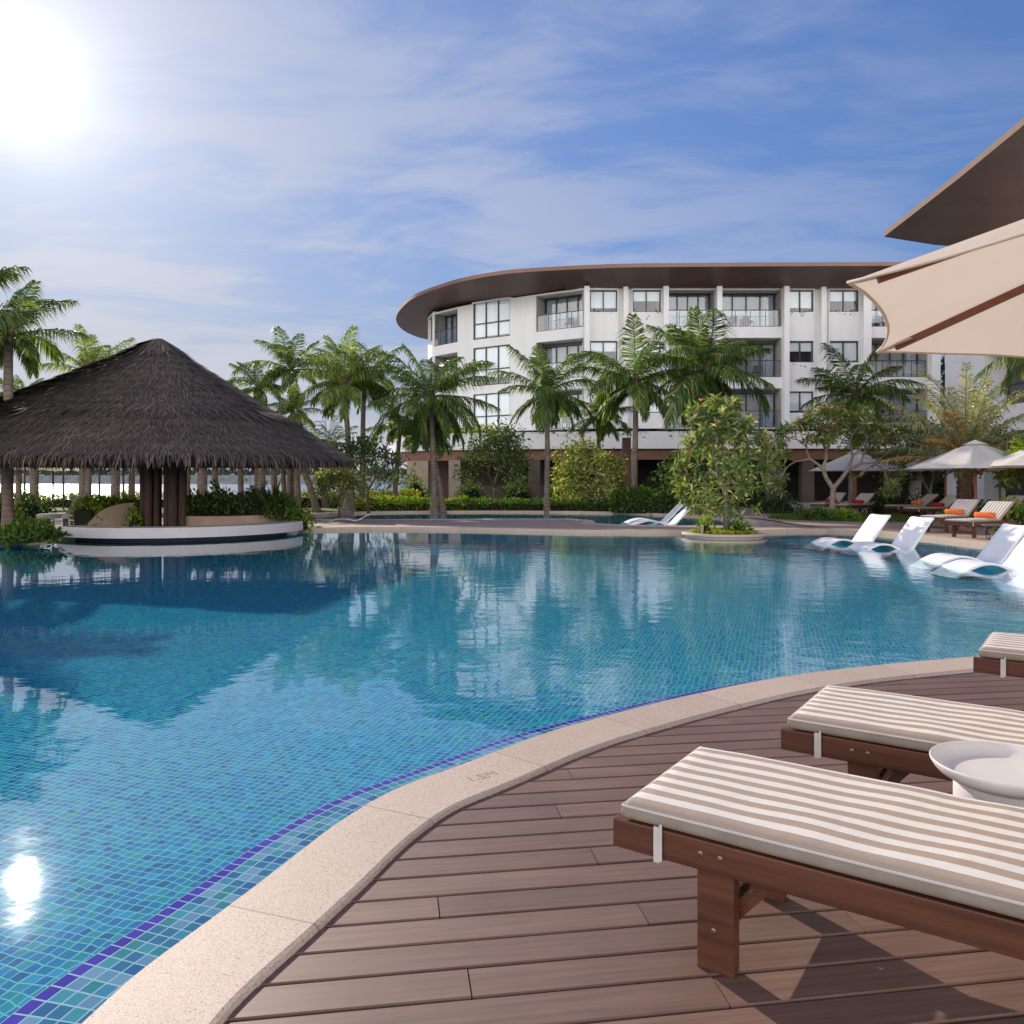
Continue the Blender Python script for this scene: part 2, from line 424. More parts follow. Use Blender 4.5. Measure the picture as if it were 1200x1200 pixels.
M['flower'] = leaf('pink_flower', c3(.50, .16, .15), c3(.65, .28, .22), None, .3)
q = N('lawn_grass'); v = q.obj()
col = q.ramp(q.noise(v, 3.5, 6, .7), [(.3, c3(.05, .085, .015)), (.7, c3(.17, .20, .045))])
M['lawn'] = q.done(q.principled(col, .9, q.bump(q.noise(v, 60, 4), .8, .03), .15))
M['paving'] = plain('pink_paving', c3(.40, .275, .225), .75, .12, 1.5, .3, .2, 40)
M['sand'] = plain('beach_sand', c3(.50, .42, .33), .9, .12, .8, .1, .3, 12)
M['soil'] = plain('planter_soil', c3(.10, .08, .04), .95, .35, 9, .1, .6, 40)
M['core'] = plain('dark_shade_fill', c3(.02, .024, .014), .9, .3, 6, .1)  # near-black colour in place of shade inside foliage and under the deck
M['rock'] = plain('breakwater_stone', c3(.20, .205, .22), .9, .3, .25, .1)
M['far_green'] = plain('far_foliage', c3(.06, .09, .06), .9, .4, .3, .1)
M['far_pale'] = plain('far_hazed_concrete', c3(.50, .52, .56), .8, .08, .05, .2)  # distance haze put into the pale far-building colour
M['far_window'] = plain('far_window_band', c3(.20, .24, .30), .4, .08, .05, .4)
M['tan_sail'] = cloth('tan_shade_cloth', c3(.62, .44, .20), .4, 60)
M['orange'] = plain('orange_towel', c3(.75, .17, .045), .95, .15, 30, .1, .6, 300)
M['red'] = plain('red_towel', c3(.36, .025, .035), .95, .15, 30, .1, .6, 300)
M['striped_blue'] = None
q = N('navy_striped_canvas'); v = q.obj()
y = q.n('SeparateXYZ', Vector=v).outputs[1]
st = q.math('LESS_THAN', q.math('FRACT', q.math('DIVIDE', y, .11)), .5)
M['striped_blue'] = q.done(q.principled(q.mix(st, c3(.62, .62, .62), c3(.06, .08, .12)), .9, None, .1))
M['iron'] = plain('dark_iron', c3(.03, .028, .028), .5, .1, 4, .4)
M['ink'] = plain('depth_mark_paint', c3(.30, .26, .22), .8, .2, 60, .2)
M['dark_metal'] = M['frame_dark']

# ================================================================== WORLD, SUN, CAMERA
def make_world():
    w = bpy.data.worlds.new('World'); SC.world = w; w.use_nodes = True
    q = N.__new__(N); q.t = w.node_tree; q.t.nodes.clear()
    out = q.t.nodes.new('ShaderNodeOutputWorld')
    sky = q.n('TexSky', _sky_type='NISHITA', _sun_disc=False, _sun_elevation=SUN_EL, _sun_rotation=SUN_AZ,
              _altitude=0, _air_density=1.0, _dust_density=0.6, _ozone_density=2.5).outputs[0]
    d = q.n('VectorMath', _operation='NORMALIZE', i0=q.n('TexCoord').outputs['Generated']).outputs[0]
    s = q.n('SeparateXYZ', Vector=d)
    up = q.math('MAXIMUM', s.outputs[2], 0.0)
    # hazy pale band low down, deeper blue overhead
    base = q.mix(1.0, sky, c3(.98, 1.22, 1.72), 'MULTIPLY')
    lum = q.n('RGBToBW', Color=base).outputs[0]
    # soften the very bright horizon of the clear-sky model
    k = q.math('DIVIDE', 1.0, q.math('ADD', 1.0, q.math('MULTIPLY', lum, SKY_SOFT)))
    base = q.mix(1.0, base, q.n('CombineColor', Red=k, Green=k, Blue=k).outputs[0], 'MULTIPLY')
    ang = q.math('ARCCOSINE', q.math('MINIMUM', q.n('VectorMath', _operation='DOT_PRODUCT', i0=d, i1=tuple(SUN_DIR)).outputs['Value'], 1.0))
    # thin cirrus on a high flat layer
    den = q.math('ADD', up, .10)
    px = q.math('DIVIDE', s.outputs[0], den); py = q.math('DIVIDE', s.outputs[1], den)
    p = q.n('CombineXYZ', X=px, Y=py, Z=0.0).outputs[0]
    warp = q.noise(q.mapping(p, (.7, .7, 1)), 1.0, 3, .5, 1)
    p2 = q.n('VectorMath', _operation='ADD', i0=p, i1=q.n('VectorMath', _operation='SCALE', i0=warp, Scale=1.0).outputs[0]).outputs[0]
    c1 = q.noise(q.mapping(q.mapping(p2, (1, 1, 1), (0, 0, R(-17))), (.40, 1.25, 1), (0, 0, 0), (CL1, 1.7, 0)), 1.0, 7, .60)
    c2 = q.noise(q.mapping(q.mapping(p2, (1, 1, 1), (0, 0, R(20))), (1.2, 3.0, 1), (0, 0, 0), (.6, 5.2, 0)), 1.0, 8, .66)
    cl = q.math('ADD', q.math('MULTIPLY', c1, .72), q.math('MULTIPLY', c2, .38))
    sm = q.n('MapRange', Value=cl, i1=.485, i2=.62, i3=0.0, i4=1.0, _interpolation_type='SMOOTHSTEP').outputs[0]
    # more veil towards the sun side and low down, clear to the upper right
    side = q.n('MapRange', Value=ang, i1=.3, i2=1.25, i3=1.0, i4=.15, _interpolation_type='SMOOTHSTEP').outputs[0]
    low = q.n('MapRange', Value=up, i1=.0, i2=.42, i3=1.0, i4=.5).outputs[0]
    veil = q.math('MULTIPLY', q.math('MULTIPLY', sm, side), low)
    near = q.n('MapRange', Value=ang, i1=.0, i2=1.0, i3=1.0, i4=0.0, _interpolation_type='SMOOTHSTEP').outputs[0]
    ccol = q.mix(near, c3(4.9, 5.1, 5.9), c3(4.7, 4.8, 5.4))
    sky1 = q.mix(q.math('MULTIPLY', veil, .85), base, ccol)
    # horizon haze, warmer towards the sun
    hz = q.math('POWER', q.math('SUBTRACT', 1.0, q.math('MINIMUM', q.math('MULTIPLY', up, 3.6), 1.0)), 1.6)
    hcol = q.mix(near, c3(3.5, 4.0, 5.4), c3(5.2, 4.85, 4.8))
    sky1 = q.mix(q.math('MULTIPLY', hz, .72), sky1, hcol)
    # aureole of the veiled sun
    a1 = q.math('MULTIPLY', q.math('EXPONENT', q.math('MULTIPLY', q.math('DIVIDE', ang, .058), -1.0)), 7.0)
    a2 = q.math('MULTIPLY', q.math('EXPONENT', q.math('MULTIPLY', ang, -4.2)), 2.5)
    a3 = q.math('MULTIPLY', q.math('EXPONENT', q.math('MULTIPLY', q.math('POWER', q.math('DIVIDE', ang, .024), 2.0), -1.0)), 34.0)
    a2 = q.math('ADD', a2, a3)
    glow = q.n('VectorMath', _operation='SCALE', i0=(1.0, .97, .93), Scale=q.math('ADD', a1, a2)).outputs[0]
    sky1 = q.n('VectorMath', _operation='ADD', i0=sky1, i1=glow).outputs[0]
    # unseen bright cloud bank, added behind the camera to fill the hotel front
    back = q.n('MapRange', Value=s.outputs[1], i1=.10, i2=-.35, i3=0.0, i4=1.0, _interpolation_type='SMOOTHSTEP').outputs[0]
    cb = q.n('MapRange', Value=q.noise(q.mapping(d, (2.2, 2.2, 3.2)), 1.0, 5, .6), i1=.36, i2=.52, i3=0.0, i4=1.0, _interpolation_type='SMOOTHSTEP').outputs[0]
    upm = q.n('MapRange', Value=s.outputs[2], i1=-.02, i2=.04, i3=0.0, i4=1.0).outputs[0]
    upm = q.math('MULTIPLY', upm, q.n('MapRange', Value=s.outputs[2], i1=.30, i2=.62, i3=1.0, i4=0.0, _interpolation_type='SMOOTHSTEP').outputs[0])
    fill_bank = q.math('MULTIPLY', q.math('MULTIPLY', back, cb), upm)
    sky1 = q.mix(fill_bank, sky1, c3(FILL_BANK, FILL_BANK * .96, FILL_BANK * .93))
    bg = q.n('Background', Color=sky1, Strength=0.1)
    q.t.links.new(bg.outputs[0], out.inputs[0])
SKY_SOFT, FILL_BANK, CL1 = 0.20, 33.0, 3.1
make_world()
w_ = SC.world; w_.cycles.sampling_method = 'MANUAL'; w_.cycles.sample_map_resolution = 1024
sun = bpy.data.lights.new('sun', 'SUN'); sun.energy = 4.8; sun.angle = R(0.6); sun.color = (1.0, .90, .77)
so = bpy.data.objects.new('sun', sun); COL.objects.link(so)
so.rotation_euler = (-SUN_DIR).to_track_quat('-Z', 'Y').to_euler(); so.location = SUN_DIR * 60
cam = bpy.data.cameras.new('camera'); co = bpy.data.objects.new('camera', cam); COL.objects.link(co)
co.location = (0, 0, H); co.rotation_euler = (PI / 2, 0, 0)
cam.sensor_width = 36; cam.lens = F / 1200 * 36; cam.shift_y = -(600 - HZ) / 1200; cam.clip_end = 6000; cam.clip_start = .05
SC.camera = co
SC.view_settings.view_transform = 'Standard'; SC.view_settings.look = 'None'
SC.view_settings.gamma = 1; SC.view_settings.exposure = 0.26
SC.render.engine = 'CYCLES'
cy = SC.cycles
cy.use_denoising = True; cy.max_bounces = 8; cy.transparent_max_bounces = 24; cy.diffuse_bounces = 3; cy.glossy_bounces = 4
cy.transmission_bounces = 6; cy.sample_clamp_indirect = 6; cy.caustics_reflective = False; cy.caustics_refractive = False

# ================================================================== POOLS
near_px = [(103, 1200), (173, 1137), (267, 1067), (333, 1017), (400, 965), (466, 926), (543, 897), (633, 863), (700, 843), (800, 818), (900, 797), (1000, 783), (1140, 770)]
near = [Vector((-3.4, -4.2, 0)), Vector((-2.0, -1.4, 0)), Vector((-1.46, .2, 0)), Vector((-1.33, .8, 0)), Vector((-1.23, 1.3, 0)), Vector((-1.14, 1.72, 0))] + [G(px, py, .02) for px, py in near_px]
near = [Vector((p[0], p[1], 0)) for p in near]
near += [Vector((5.2, 6.82, 0)), Vector((7.2, 7.8, 0)), Vector((9.2, 9.4, 0)), Vector((10.4, 11.4, 0))]
near_c = spline(near, 8)
# bar counter arc through three points
def circ(a, b, c):
    ax, ay, bx, by, cx, cy_ = a[0], a[1], b[0], b[1], c[0], c[1]
    dd = 2 * (ax * (by - cy_) + bx * (cy_ - ay) + cx * (ay - by))
    ux = ((ax * ax + ay * ay) * (by - cy_) + (bx * bx + by * by) * (cy_ - ay) + (cx * cx + cy_ * cy_) * (ay - by)) / dd
    uy = ((ax * ax + ay * ay) * (cx - bx) + (bx * bx + by * by) * (ax - cx) + (cx * cx + cy_ * cy_) * (bx - ax)) / dd
    return ux, uy, math.hypot(ax - ux, ay - uy)
BL, BM, BR = (-11.1, 19.75), (-7.9, 19.15), (-5.75, 22.3)
BX, BY, BRAD = circ(BL, BM, BR)
def arc(r, a0, a1, n=28): return [Vector((BX + r * math.cos(a0 + (a1 - a0) * i / n), BY + r * math.sin(a0 + (a1 - a0) * i / n), 0)) for i in range(n + 1)]
aL = math.atan2(BL[1] - BY, BL[0] - BX); aR = math.atan2(BR[1] - BY, BR[0] - BX)
if aL > 0: aL -= 2 * PI
far_edge = [(8.9, 22.9), (7.6, 22.6), (6.4, 22.2), (4.6, 22.1), (3.2, 22.2), (1.7, 22.4), (-1.0, 23.3), (-3.6, 23.7), (-5.2, 23.5)]
right_edge = [(10.9, 13.4), (10.7, 15.6), (10.4, 18.0), (10.1, 20.3), (9.7, 22.0)]
far_c = spline([Vector((x, y, 0)) for x, y in far_edge], 6)
right_c = spline([near_c[-1]] + [Vector((x, y, 0)) for x, y in right_edge] + [far_c[0]], 6)
bar_arc = list(reversed(arc(BRAD - .55, aL, aR)))
left_c = [Vector(p + (0,)) for p in ((-11.6, 18.75), (-13.0, 18.5), (-17, 17.8), (-19.5, 13), (-19, 6), (-16, -1), (-10, -5), (-5, -5.2))]
pool_loop = near_c + right_c[1:] + far_c[1:] + [Vector((-5.95, 23.2, 0))] + bar_arc + left_c
pool2 = spline([Vector(p + (0,)) for p in ((-7.6, 29.2), (-6, 28.3), (-3.7, 28.6), (1.2, 29.0), (2.45, 28.3), (2.75, 27.2), (2.6, 26.0), (4, 24.7), (6, 24.6), (7.6, 25.2), (8.3, 27.5), (7.8, 30.5), (6.5, 33), (3, 35.5), (-2, 36.2), (-6.5, 35), (-8.3, 31.5), (-7.6, 29.2))], 4)[:-1]
WZ, FZ = -0.07, -0.42
rot = R(-18); cr, sr = math.cos(rot), math.sin(rot)
def tile_uv(p): return ((p[0] * cr + p[1] * sr) / .05, (-p[0] * sr + p[1] * cr) / .05)
def tessgrid(loop): return [[(p[0], p[1]) for p in loop]]
b = MB(); b.sheet(tessgrid(pool_loop), FZ, 0, tile_uv)
b.wall(pool_loop, FZ, .0, True, 0, 20.0)
pool = struct(b.build('pool_basin', M['tile_floor']))
b = MB(); b.sheet(tessgrid(pool2), FZ, 0, tile_uv); b.wall(pool2, FZ, -.004, True, 0, 20.0)
struct(b.build('upper_pool_basin', M['tile_floor']))
b = MB(); b.sheet(tessgrid(pool_loop), WZ); struct(b.build('pool_water', M['pool_water']))
b = MB(); b.sheet(tessgrid(pool2), WZ); struct(b.build('upper_pool_water', M['pool_water']))
# mosaic ledge under the near coping
b = MB(); s = 0
e0 = offset(near_c, -.03); e1 = offset(near_c, .35)
for i in range(len(near_c) - 1):
    L = (near_c[i + 1] - near_c[i]).length
    u0, u1 = s / .05, (s + L) / .05; s += L
    zz = WZ - .018
    b.face([(*e0[i][:2], zz), (*e0[i + 1][:2], zz), (*e1[i + 1][:2], zz), (*e1[i][:2], zz)], [(u0, -.6), (u1, -.6), (u1, 7), (u0, 7)])
    b.face([(*e1[i][:2], zz), (*e1[i + 1][:2], zz), (*e1[i + 1][:2], FZ), (*e1[i][:2], FZ)], [(u0, 7), (u1, 7), (u1, 13), (u0, 13)])
struct(b.build('pool_ledge', M['tile_band']))
# shallow sun shelf on the right, where the white chaises stand
shelf_in = spline([Vector(p + (0,)) for p in ((6.2, 22.0), (6.0, 20.2), (6.3, 18.0), (6.75, 15.8), (6.7, 13.6), (6.5, 12.2), (7.4, 10.6), (9.4, 9.7))], 5)
shelf = shelf_in + [Vector((10.3, 11.4, 0))] + [Vector(p + (0,)) for p in right_edge] + [Vector((8.9, 22.8, 0))]
b = MB(); b.sheet(tessgrid(shelf), WZ - .14, 0, tile_uv); b.wall(shelf_in, FZ, WZ - .14, False, 0, 20.0)
struct(b.build('sun_shelf', M['tile_floor']))

# coping stones
def coping(curve, side, name, zt=.02, w=.32, drop=.14):
    prof = [(-.025, -drop), (-.025, zt - .008), (-.017, zt), (w - .02, zt), (w - .006, zt - .005), (w, zt - .016), (w, -.06)]
    lines = [offset(curve, side * p[0]) for p in prof]
    bb = MB(); s = 0
    for i in range(len(curve) - 1):
        L = (curve[i + 1] - curve[i]).length
        for k in range(len(prof) - 1):
            P = [(*lines[k][i][:2], prof[k][1]), (*lines[k][i + 1][:2], prof[k][1]), (*lines[k + 1][i + 1][:2], prof[k + 1][1]), (*lines[k + 1][i][:2], prof[k + 1][1])]
            U = [(s, prof[k][0]), (s + L, prof[k][0]), (s + L, prof[k + 1][0]), (s, prof[k + 1][0])]
            if side > 0: P.reverse(); U.reverse()
            bb.face(P, U)
        s += L
    return struct(bb.build(name, M['coping']))
cop = coping(near_c, -1, 'pool_coping')
coping(far_c, -1, 'far_coping', .02, .5)
coping(right_c, -1, 'shelf_coping', .02, .4)
coping(pool2 + [pool2[0]], -1, 'upper_pool_coping', .012, .35)
coping([Vector((-5.0, 23.56, 0)), Vector((-5.95, 23.2, 0)), bar_arc[0], bar_arc[3]], -1, 'bar_end_coping', .018, .4)
coping([bar_arc[-4], bar_arc[-1]] + left_c[:4], -1, 'garden_coping', .018, .4)
# cut depth mark on the coping
def text(name, body, size, loc, xdir, mat, parent=None, ext=.001):
    cu = bpy.data.curves.new(name, 'FONT'); cu.body = body; cu.size = size; cu.extrude = ext; cu.align_x = 'CENTER'; cu.align_y = 'CENTER'
    ob = bpy.data.objects.new(name, cu); COL.objects.link(ob); cu.materials.append(mat)
    ob.location = loc; ob.rotation_euler = (0, 0, math.atan2(xdir[1], xdir[0]))
    if parent: ob.parent = parent
    return ob
pm = G(560, 910, .02)
text('depth_mark', '1.5M', .085, (pm.x + .02, pm.y, .0205), (.80, .60), M['ink'], cop, .0005)

# ================================================================== GROUND, DECK, SEA
land = [(-90, 49.5), (-60, 50.0), (-30, 49.5), (-18, 50), (-12, 54), (-9, 75), (-12, 140), (120, 140), (120, -40), (-90, -40)]
b = MB(); b.sheet([land, [(p[0], p[1]) for p in pool_loop], [(p[0], p[1]) for p in pool2]], -.05)
b.wall([Vector(p + (0,)) for p in land], -3, -.05, True)
struct(b.build('ground', M['sand']))
b = MB(); b.face([(-1400, 30, -1.6), (1400, 30, -1.6), (1400, 1400, -1.6), (-1400, 1400, -1.6)]); struct(b.build('sea', M['sea']))

def clip_poly(out_pts): return [(p[0], p[1]) for p in out_pts]
# paving of the spit between the two pools, and of the right-hand terrace
fc_out = offset(far_c, -.3)
spit = [tuple(p[:2]) for p in fc_out] + [(-6.5, 23.9), (-9, 25.5), (-9, 29.5), (-8.4, 29.6)]
p2o = offset(pool2, -.2, True)
front2 = [tuple(p[:2]) for p in p2o if p[1] < 29.6]
# pool2 runs clockwise or counter-clockwise: order front points by going right
i0 = min(range(len(front2)), key=lambda k: front2[k][0])
spit2 = spit + front2
b = MB(); b.sheet([spit2], .0); struct(b.build('spit_paving', M['paving']))
terrace = [tuple(p[:2]) for p in offset(right_c, -.3)] + [(8.8, 25.4), (9.0, 27.5), (8.6, 30.8), (9.5, 36), (14, 41), (40, 41), (40, 4), (14, 6), (11.5, 9.0)]
b = MB(); b.sheet([terrace], .0); struct(b.build('terrace_paving', M['paving']))
def blob(cx, cy_, rx, ry, n=28, jit=.12, seed=1):
    rr = random.Random(seed); return [(cx + rx * math.cos(2 * PI * k / n) * (1 + jit * (rr.random() - .5)), cy_ + ry * math.sin(2 * PI * k / n) * (1 + jit * (rr.random() - .5))) for k in range(n)]
b = MB(); b.sheet([blob(12.2, 29.2, 3.0, 2.6)], .02); b.wall([Vector((p[0], p[1], 0)) for p in blob(12.2, 29.2, 3.0, 2.6)], -.03, .02); struct(b.build('grass_patch', M['lawn']))
b = MB(); b.sheet([[(-40, 39), (-30, 34), (-14, 31), (-9.3, 31.5), (-8.8, 36), (-4, 37.6), (4, 37.2), (7, 35), (9.2, 37), (13, 42.5), (13, 50), (-12, 50), (-40, 46)]], -.015); struct(b.build('lawn', M['lawn']))

# timber deck on the camera's side: every board is cut off under the coping
be = R(8.44); eu = Vector((math.cos(be), math.sin(be), 0)); ev = Vector((-math.sin(be), math.cos(be), 0))
cen = offset(near_c, -.16)
cv = [(p.dot(ev), p.dot(eu)) for p in cen]
def u_start(v):
    best = None
    for (v0, u0), (v1, u1) in zip(cv, cv[1:]):
        if (v0 - v) * (v1 - v) <= 0 and v0 != v1:
            u = u0 + (u1 - u0) * (v - v0) / (v1 - v0)
            best = u if best is None else max(best, u)
    return best
b = MB(); rr = random.Random(3)
PITCH, GAP = .1385, .010
def board(u0, u1, v0, v1, h=0.0):
    c = .004
    prof = [(v0, -.03), (v0, h - c), (v0 + c, h), (v1 - c, h), (v1, h - c), (v1, -.03)]
    ou, ov = rr.random() * 40, rr.random() * 40
    for k in range(5):
        (a, za), (d, zd) = prof[k], prof[k + 1]
        P = [eu * u0 + ev * a + Vector((0, 0, za)), eu * u1 + ev * a + Vector((0, 0, za)), eu * u1 + ev * d + Vector((0, 0, zd)), eu * u0 + ev * d + Vector((0, 0, zd))]
        n = len(b.v)
        b.face(P, [(u0 + ou, a + ov), (u1 + ou, a + ov), (u1 + ou, d + ov), (u0 + ou, d + ov)])
    b.face([eu * u0 + ev * v + Vector((0, 0, z)) for v, z in prof]); b.face([eu * u1 + ev * v + Vector((0, 0, z)) for v, z in reversed(prof)])
v = -4.6; row = 0
while v < 8.2:
    us = u_start(v + PITCH / 2)
    if us is not None:
        u = us; end = 11.5
        first = .25 + ((row * .618) % 1) * 1.9
        while u < end:
            L = first if u == us else 2.3
            first = 2.3
            board(u, min(u + L - .004, end), v, v + PITCH - GAP, (rr.random() - .5) * .0016); u += L
    v += PITCH; row += 1
ub = MB(); dl = [tuple(p[:2]) for p in offset(near_c, -.2)] + [(11.5, 4.0), (11.5, -4.4), (-3.0, -4.6)]
ub.sheet([dl], -.042); struct(ub.build('deck_gap_shade', M['core']))  # dark sheet added to stand in for the shade below the boards
deck = b.build('deck', M['deck']); struct(deck)
weld(deck, 1e-5)

# ================================================================== HOTEL BUILDING
RZ = 14.8
rim_px = [(480, 388), (473, 384), (466.7, 378), (464, 370), (468, 360.7), (480, 348.7), (497, 340), (517, 333), (540, 326), (580, 318.3), (620, 314.2), (700, 310), (760, 308.5), (900, 307.5), (1037, 307), (1090, 307)]
rim = []
for px, py in rim_px:
    d = F * (RZ - H) / (HZ - py); rim.append(Vector((X(px, d), d, 0)))
rim = [Vector((-8.4, 75.5, 0)), Vector((-6.5, 77.5, 0))][::-1] + rim
rim_s = spline(rim, 5)
WALLY = 53.0
def wx(px): return X(px, WALLY)
wall_plan = {508: (-5.9, 61.0), 537: (-3.95, 58.9), 553: (-2.86, 57.9), 599: (-.06, 56.0), 628: (1.62, 54.9), 684: (4.69, 53.0)}
def WP(px):
    if px in wall_plan: return Vector(wall_plan[px] + (0,))
    return Vector((wx(px), WALLY, 0))
hotel = thing('hotel_building', 'long white four storey hotel with a curved brown overhanging roof behind the palms', 'building', (8, 56, 0))
def hb(mb, name, mat, parent=hotel, **kw):
    o = mb.build(name, mat, None, **kw); o.parent = parent
    o.matrix_parent_inverse = Matrix.Translation(-Vector(hotel.location)) if parent is hotel else Matrix.Identity(4)
    return o
LV = [4.75, 8.05, 11.35]; TOP = 13.93; FH = 3.3
UPV = Vector((0, 0, 1))
wall = MB(); soff = MB()
GREENS = []
def bay(p0, p1, typ, floors=(0, 1, 2)):
    a, c = WP(p0), WP(p1); t = (c - a); L = t.length; t.normalize(); n = Vector((t.y, -t.x, 0))      # n points to the camera side
    fr = lambda mb, s0, s1, n0, n1, z0, z1, mi=0: mb.frame(a, t, n, UPV, s0, s1, n0, n1, z0, z1, mi)
    for k in floors:
        z0 = LV[k]; zt = TOP if k == 2 else z0 + FH
        if typ == 'solid': fr(wall, 0, L, -.35, 0, z0, zt); continue
        if typ == 'fin': fr(wall, 0, L, -2.2, .55, z0, zt); continue
        if typ == 'pier': fr(wall, 0, L, -.4, -.1, z0, zt); fr(wall, L * .32, L * .68, -.1, .40, z0, zt); continue
        if typ in ('W3', 'WIN'):
            if typ == 'W3': b0, b1 = z0 + .0, z0 + (2.72 if k < 2 else 2.70); s0, s1 = .1, L - .1
            else: b0, b1 = z0 + 1.02, z0 + (2.42 if k < 2 else 2.45); s0, s1 = .08, L - .08
            rec = .10 if typ == 'W3' else .16
            fr(wall, 0, L, -.5, 0, z0 - (.0 if k else 0), b0) if b0 > z0 + .01 else None
            fr(wall, 0, L, -.5, -.002, b1, zt)
            fr(wall, 0, s0, -.5, -.004, b0, b1); fr(wall, s1, L, -.5, -.004, b0, b1)
            if typ == 'WIN' and k == 2: pass
            w = MB(); cols = 3 if typ == 'W3' else 2
            fw = .07
            def bar_(x0, x1, y0, y1): fr(w, x0, x1, -rec - .08, -rec + .02, y0, y1)
            bar_(s0, s1, b0, b0 + fw); bar_(s0, s1, b1 - fw, b1)
            for i in range(cols + 1):
                xc = s0 + (s1 - s0) * i / cols; x0 = min(max(xc - fw / 2 * (1.3 if typ == 'WIN' and 0 < i < cols else 1), s0), s1 - fw)
                bar_(x0, x0 + fw, b0 + fw, b1 - fw)
            if typ == 'W3':
                ym = b0 + (b1 - b0) * .40
                for i in range(cols): bar_(s0 + (s1 - s0) * i / cols + fw, s0 + (s1 - s0) * (i + 1) / cols - fw / 2, ym, ym + fw)
            win = hb(w, 'window', M['frame_dark'])
            g = MB(); g.face([a + t * s0 + n * -(rec + .03) + UPV * b0, a + t * s1 + n * -(rec + .03) + UPV * b0, a + t * s1 + n * -(rec + .03) + UPV * b1, a + t * s0 + n * -(rec + .03) + UPV * b1])
            hb(g, 'pane', M['glass'], win)
            bl = MB(); drop = (0, 0, .3, 0, .75, .0, .15)[(p0 // 3 + k * 5) % 7] if typ == 'WIN' else (0, .5, .2)[k]
            fr(bl, s0, s1, -rec - .16, -rec - .10, b0 + drop, b1)
            hb(bl, 'blind', M['blind'], win)
            if typ == 'WIN' and k > 0:
                GREENS.append((a + t * s0 + n * -.12 + UPV * b0, a + t * s1 + n * -.12 + UPV * b0, n))
        if typ == 'BAL':
            b0, b1 = z0 + (.02), (TOP - .12 if k == 2 else z0 + 2.62)
            fr(wall, 0, L, -1.25, 0, z0 - (.0), z0 + .05)
            fr(wall, 0, L, -1.25, 0, b1, zt)
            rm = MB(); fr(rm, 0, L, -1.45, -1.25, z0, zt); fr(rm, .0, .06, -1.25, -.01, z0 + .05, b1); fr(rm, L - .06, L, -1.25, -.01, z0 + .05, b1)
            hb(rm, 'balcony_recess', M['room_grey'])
            dz0, dz1 = z0 + .06, z0 + 2.35
            w = MB(); fw = .08; nn = 4; x0, x1 = .12, L - .12
            for i in range(nn + 1):
                xc = x0 + (x1 - x0 - fw) * i / nn; fr(w, xc, xc + fw, -1.16, -1.05, dz0, dz1)
            fr(w, x0, x1, -1.17, -1.04, dz1, dz1 + fw); fr(w, x0, x1, -1.17, -1.04, dz0 - .0, dz0 + .05)
            dr = hb(w, 'balcony_door', M['frame_dark'])
            g = MB(); g.face([a + t * x0 + n * -1.10 + UPV * dz0, a + t * x1 + n * -1.10 + UPV * dz0, a + t * x1 + n * -1.10 + UPV * dz1, a + t * x0 + n * -1.10 + UPV * dz1]); hb(g, 'pane', M['glass'], dr)
            for (f0, f1) in ((0.01, .22), (.80, .99)):
                cu = MB(); m = 9; xs = [x0 + (x1 - x0) * (f0 + (f1 - f0) * i / m) for i in range(m + 1)]
                for i in range(m):
                    d0, d1 = -1.145 - .03 * (i % 2), -1.145 - .03 * ((i + 1) % 2)
                    cu.face([a + t * xs[i] + n * d0 + UPV * dz0, a + t * xs[i + 1] + n * d1 + UPV * dz0, a + t * xs[i + 1] + n * d1 + UPV * dz1, a + t * xs[i] + n * d0 + UPV * dz1])
                hb(cu, 'curtain', M['curtain'], dr)
            rl = MB(); fr(rl, 0.02, L - .02, -.12, -.06, z0 + 1.12, z0 + 1.17); fr(rl, 0.02, L - .02, -.11, -.07, z0 + .05, z0 + .10)
            for i in range(5):
                xc = .03 + (L - .1) * i / 4; fr(rl, xc, xc + .03, -.105, -.075, z0 + .1, z0 + 1.12)
            r_ = hb(rl, 'balcony_railing', M['frame_dark'])
            g = MB(); g.face([a + t * .03 + n * -.09 + UPV * (z0 + .1), a + t * (L - .03) + n * -.09 + UPV * (z0 + .1), a + t * (L - .03) + n * -.09 + UPV * (z0 + 1.12), a + t * .03 + n * -.09 + UPV * (z0 + 1.12)]); hb(g, 'glass_panel', M['glass'], r_)
BAYS = [(508, 537, 'BAL'), (537, 553, 'solid'), (553, 599, 'W3'), (599, 628, 'solid'), (628, 684, 'BAL'), (684, 690, 'fin'), (690, 725, 'WIN'), (725, 740, 'pier'), (740, 776, 'WIN'), (776, 782, 'fin'),
        (782, 838, 'BAL'), (838, 844, 'fin'), (844, 916, 'BAL'), (916, 922, 'fin'), (922, 955, 'WIN'), (955, 971, 'pier'), (971, 1008, 'WIN'), (1008, 1017, 'fin'), (1017, 1087, 'BAL'), (1087, 1097, 'fin')]
for p0, p1, ty in BAYS: bay(p0, p1, ty)
